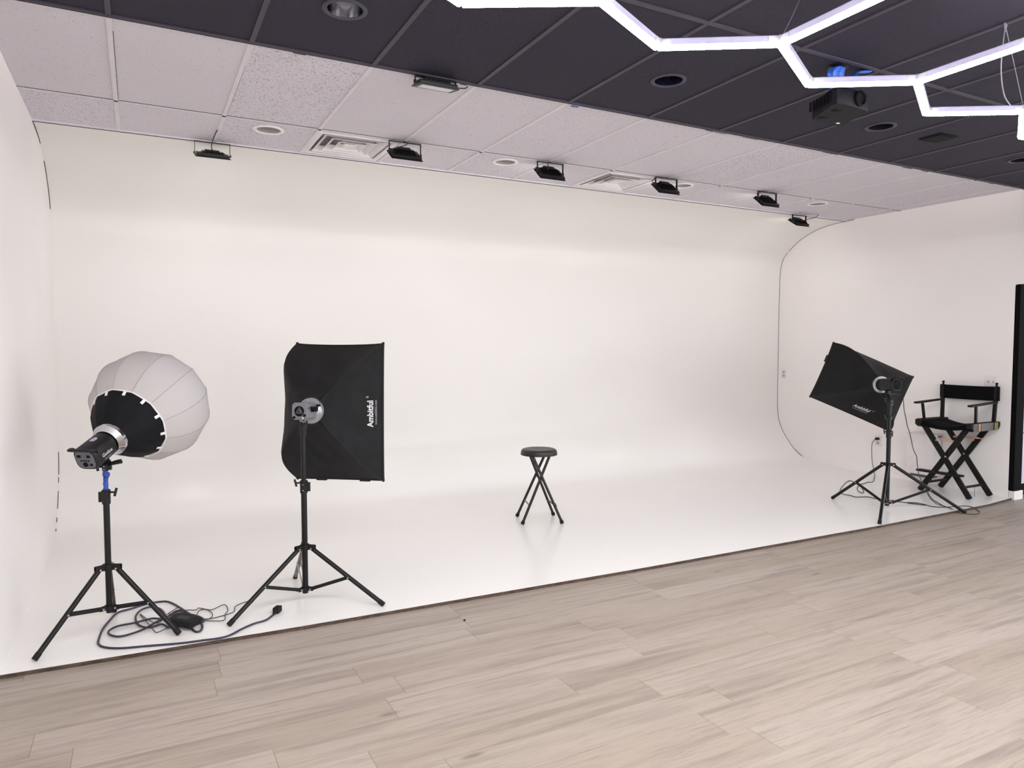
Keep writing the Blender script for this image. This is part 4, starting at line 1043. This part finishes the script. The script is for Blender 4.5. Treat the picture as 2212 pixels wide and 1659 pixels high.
EXT3 = [(0.107,4.0,0.026),(0.075,4.065,0.026),(0.019,4.049,0.026),(-0.019,4.084,0.026),(-0.04,4.154,0.026),(-0.045,4.25,0.026),(-0.022,4.336,0.026),(0.018,4.369,0.026),(0.055,4.35,0.026),(0.085,4.272,0.026),(0.103,4.135,0.026)]
W1 = [(0.254,4.047,0.023),(0.311,4.032,0.024),(0.364,4.055,0.024),(0.428,4.087,0.024),(0.443,4.159,0.024),(0.474,4.199,0.024),(0.522,4.224,0.024),(0.542,4.191,0.024)]
W2 = [(0.114,4.216,0.024),(0.193,4.236,0.024),(0.246,4.205,0.024),(0.263,4.238,0.024),(0.297,4.2,0.023),(0.328,4.176,0.024),(0.394,4.222,0.024),(0.404,4.133,0.023),(0.383,4.067,0.024),(0.376,3.997,0.024),(0.352,3.981,0.024),(0.279,4.02,0.024),(0.251,4.064,0.024)]
W3_ = [(0.245,4.122,0.024),(0.264,4.188,0.024),(0.297,4.194,0.024),(0.323,4.111,0.024),(0.308,4.045,0.024),(0.272,4.042,0.024),(0.242,4.065,0.024)]
W4 = [(0.137,3.997,0.024),(0.107,3.999,0.024),(0.072,3.977,0.024),(0.047,3.964,0.024),(0.031,4.025,0.023),(0.011,4.118,0.024),(-0.025,4.282,0.024),(0.012,4.175,0.023),(0.049,4.091,0.024),(0.072,4.115,0.024),(0.1,4.201,0.024),(0.168,4.304,0.024)]
RC1 = [(7.38,5.144,0.437),(7.38,5.179,0.429),(7.38,5.214,0.385),(7.38,5.222,0.318),(7.38,5.213,0.179),(7.38,5.189,0.079),(7.38,5.177,0.022)]
RC2 = [(6.968,4.907,0.023),(6.909,4.918,0.024),(6.807,4.89,0.024),(6.723,4.874,0.024),(6.539,4.776,0.023),(6.398,4.665,0.024),(6.333,4.574,0.023),(6.421,4.617,0.024),(6.655,4.831,0.024),(6.739,4.946,0.023),(6.809,5.053,0.023),(6.724,5.036,0.023),(6.428,4.873,0.023),(6.238,4.749,0.024),(6.123,4.632,0.024),(6.131,4.559,0.024),(6.114,4.477,0.024),(6.218,4.429,0.024),(6.217,4.347,0.024),(6.193,4.231,0.024),(6.279,4.218,0.024),(6.271,4.174,0.024),(6.301,4.112,0.023),(6.381,4.039,0.024),(6.361,3.943,0.024)]
RC3 = [(6.3,4.081,0.024),(6.369,4.045,0.024),(6.383,3.984,0.024),(6.358,3.88,0.024),(6.448,3.808,0.024),(6.538,3.786,0.024),(6.638,3.759,0.024),(6.661,3.709,0.024),(6.659,3.659,0.024),(6.61,3.61,0.024),(6.52,3.572,0.024),(6.457,3.593,0.024),(6.422,3.636,0.024),(6.407,3.68,0.024),(6.427,3.756,0.024),(6.478,3.856,0.024),(6.572,3.965,0.023),(6.671,4.079,0.024),(6.919,4.272,0.024)]
RC0 = [(5.899,3.886,1.018),(5.904,3.878,0.925),(5.935,3.879,0.843),(6.021,3.921,0.773),(6.085,3.94,0.708),(6.147,3.959,0.622),(6.257,4.009,0.532),(6.377,4.055,0.455),(6.43,4.078,0.369),(6.44,4.068,0.281),(6.439,4.03,0.208),(6.445,4.001,0.155)]
ext = weave(EXT, ZP + 0.0058, 1.0) + weave(EXT2[1:], ZP + 0.0105, 2.0) + weave(EXT3, ZP + 0.0078, 3.0)
o = thing('extension_cord', (0.636, 3.967, ZP), 'thick dark purple extension cord looping over the white floor beside the left stand', 'cord')
b = MB(); b.tube(spline(ext, 7), 0.0052, 8); b.build('cable', M['cord'], o)
b = MB(); d_ = V(0.026, 0.039, 0).normalized(); c = V(0.640, 3.975, ZP + 0.018)
b.box(c, (0.052, 0.034, 0.032), Matrix.Rotation(math.atan2(d_.y, d_.x), 3, 'Z'), bev=0.006); b.tube([c - d_ * 0.045 - V(0, 0, 0.008), c - d_ * 0.02], [0.007, 0.012], 10); b.build('plug', M['rubber'], o)

t = thing('power_adapter', (0.178, 3.985, ZP), 'flat black power adapter brick among the cords between the left stands', 'power adapter')
b = MB(); b.box((0.176, 3.990, ZP + 0.034), (0.145, 0.085, 0.034), Matrix.Rotation(-0.72, 3, 'Z') @ Matrix.Rotation(0.06, 3, 'Y'), bev=0.006); b.build('brick', M['rubber'], t)
b = MB(); b.box((0.176, 3.990, ZP + 0.0515), (0.07, 0.04, 0.001), Matrix.Rotation(-0.72, 3, 'Z') @ Matrix.Rotation(0.06, 3, 'Y')); b.build('rating_label', M['black_plastic'], t, smooth=False)
for pts, sd in ((W1, 1), (W2, 2), (W3_, 3), (W4, 4)):
    b = MB(); b.tube(spline(weave(pts, ZP + 0.003 + sd * 0.0009, sd, 0.008), 6), 0.0022, 7); b.build('wire', M['wire'], t)

# lamp cord on the right: from the lamp down to the floor, loops, to the wall socket
t = thing('electric_cable', (6.0, 4.0, ZP), 'thin black power cord from the tilted softbox lamp, looping on floor to wall outlet', 'cord')
floorpts = []
def fz(p): return ZP + 0.0035 if p[1] > 3.70 else 0.0035
for p in RC2 + RC3: floorpts.append((p[0], p[1], fz(p)))
pts = list(RC1[::1]) + [(7.20, 5.05, 0.03)] + floorpts
pts += [(6.70, 4.10, 0.06)][:0]
b = MB(); b.tube(spline(pts, 6), 0.0036, 7); b.build('cable', M['wire'], t)
lp = list(RC0) + [(floorpts[-1][0] * 0.5 + RC0[-1][0] * 0.5, floorpts[-1][1] * 0.5 + RC0[-1][1] * 0.5, 0.08)][:0]
b = MB(); b.tube(spline(lp + [(6.47, 3.98, 0.08), (6.50, 3.93, ZP + 0.004), (6.475, 3.865, ZP + 0.0035)], 6), 0.0036, 7); b.build('cable', M['wire'], t)
b = MB(); b.box((7.392, 5.165, 0.434), (0.040, 0.034, 0.026), bev=0.005); b.build('plug', M['rubber'], t)
# ================================================================ small scuffs and crumbs on the floor
for (x, y, z, s, l) in ((1.52, 3.44, 0.0, 0.006, 'tiny dark crumb on the wood floor near the platform edge'),):
    b = MB(); b.sphere((x, y, z + s * 0.5), s, 6); tag(b.build('crumb', M['rubber']), l, 'crumb')
bpy.context.view_layer.update()
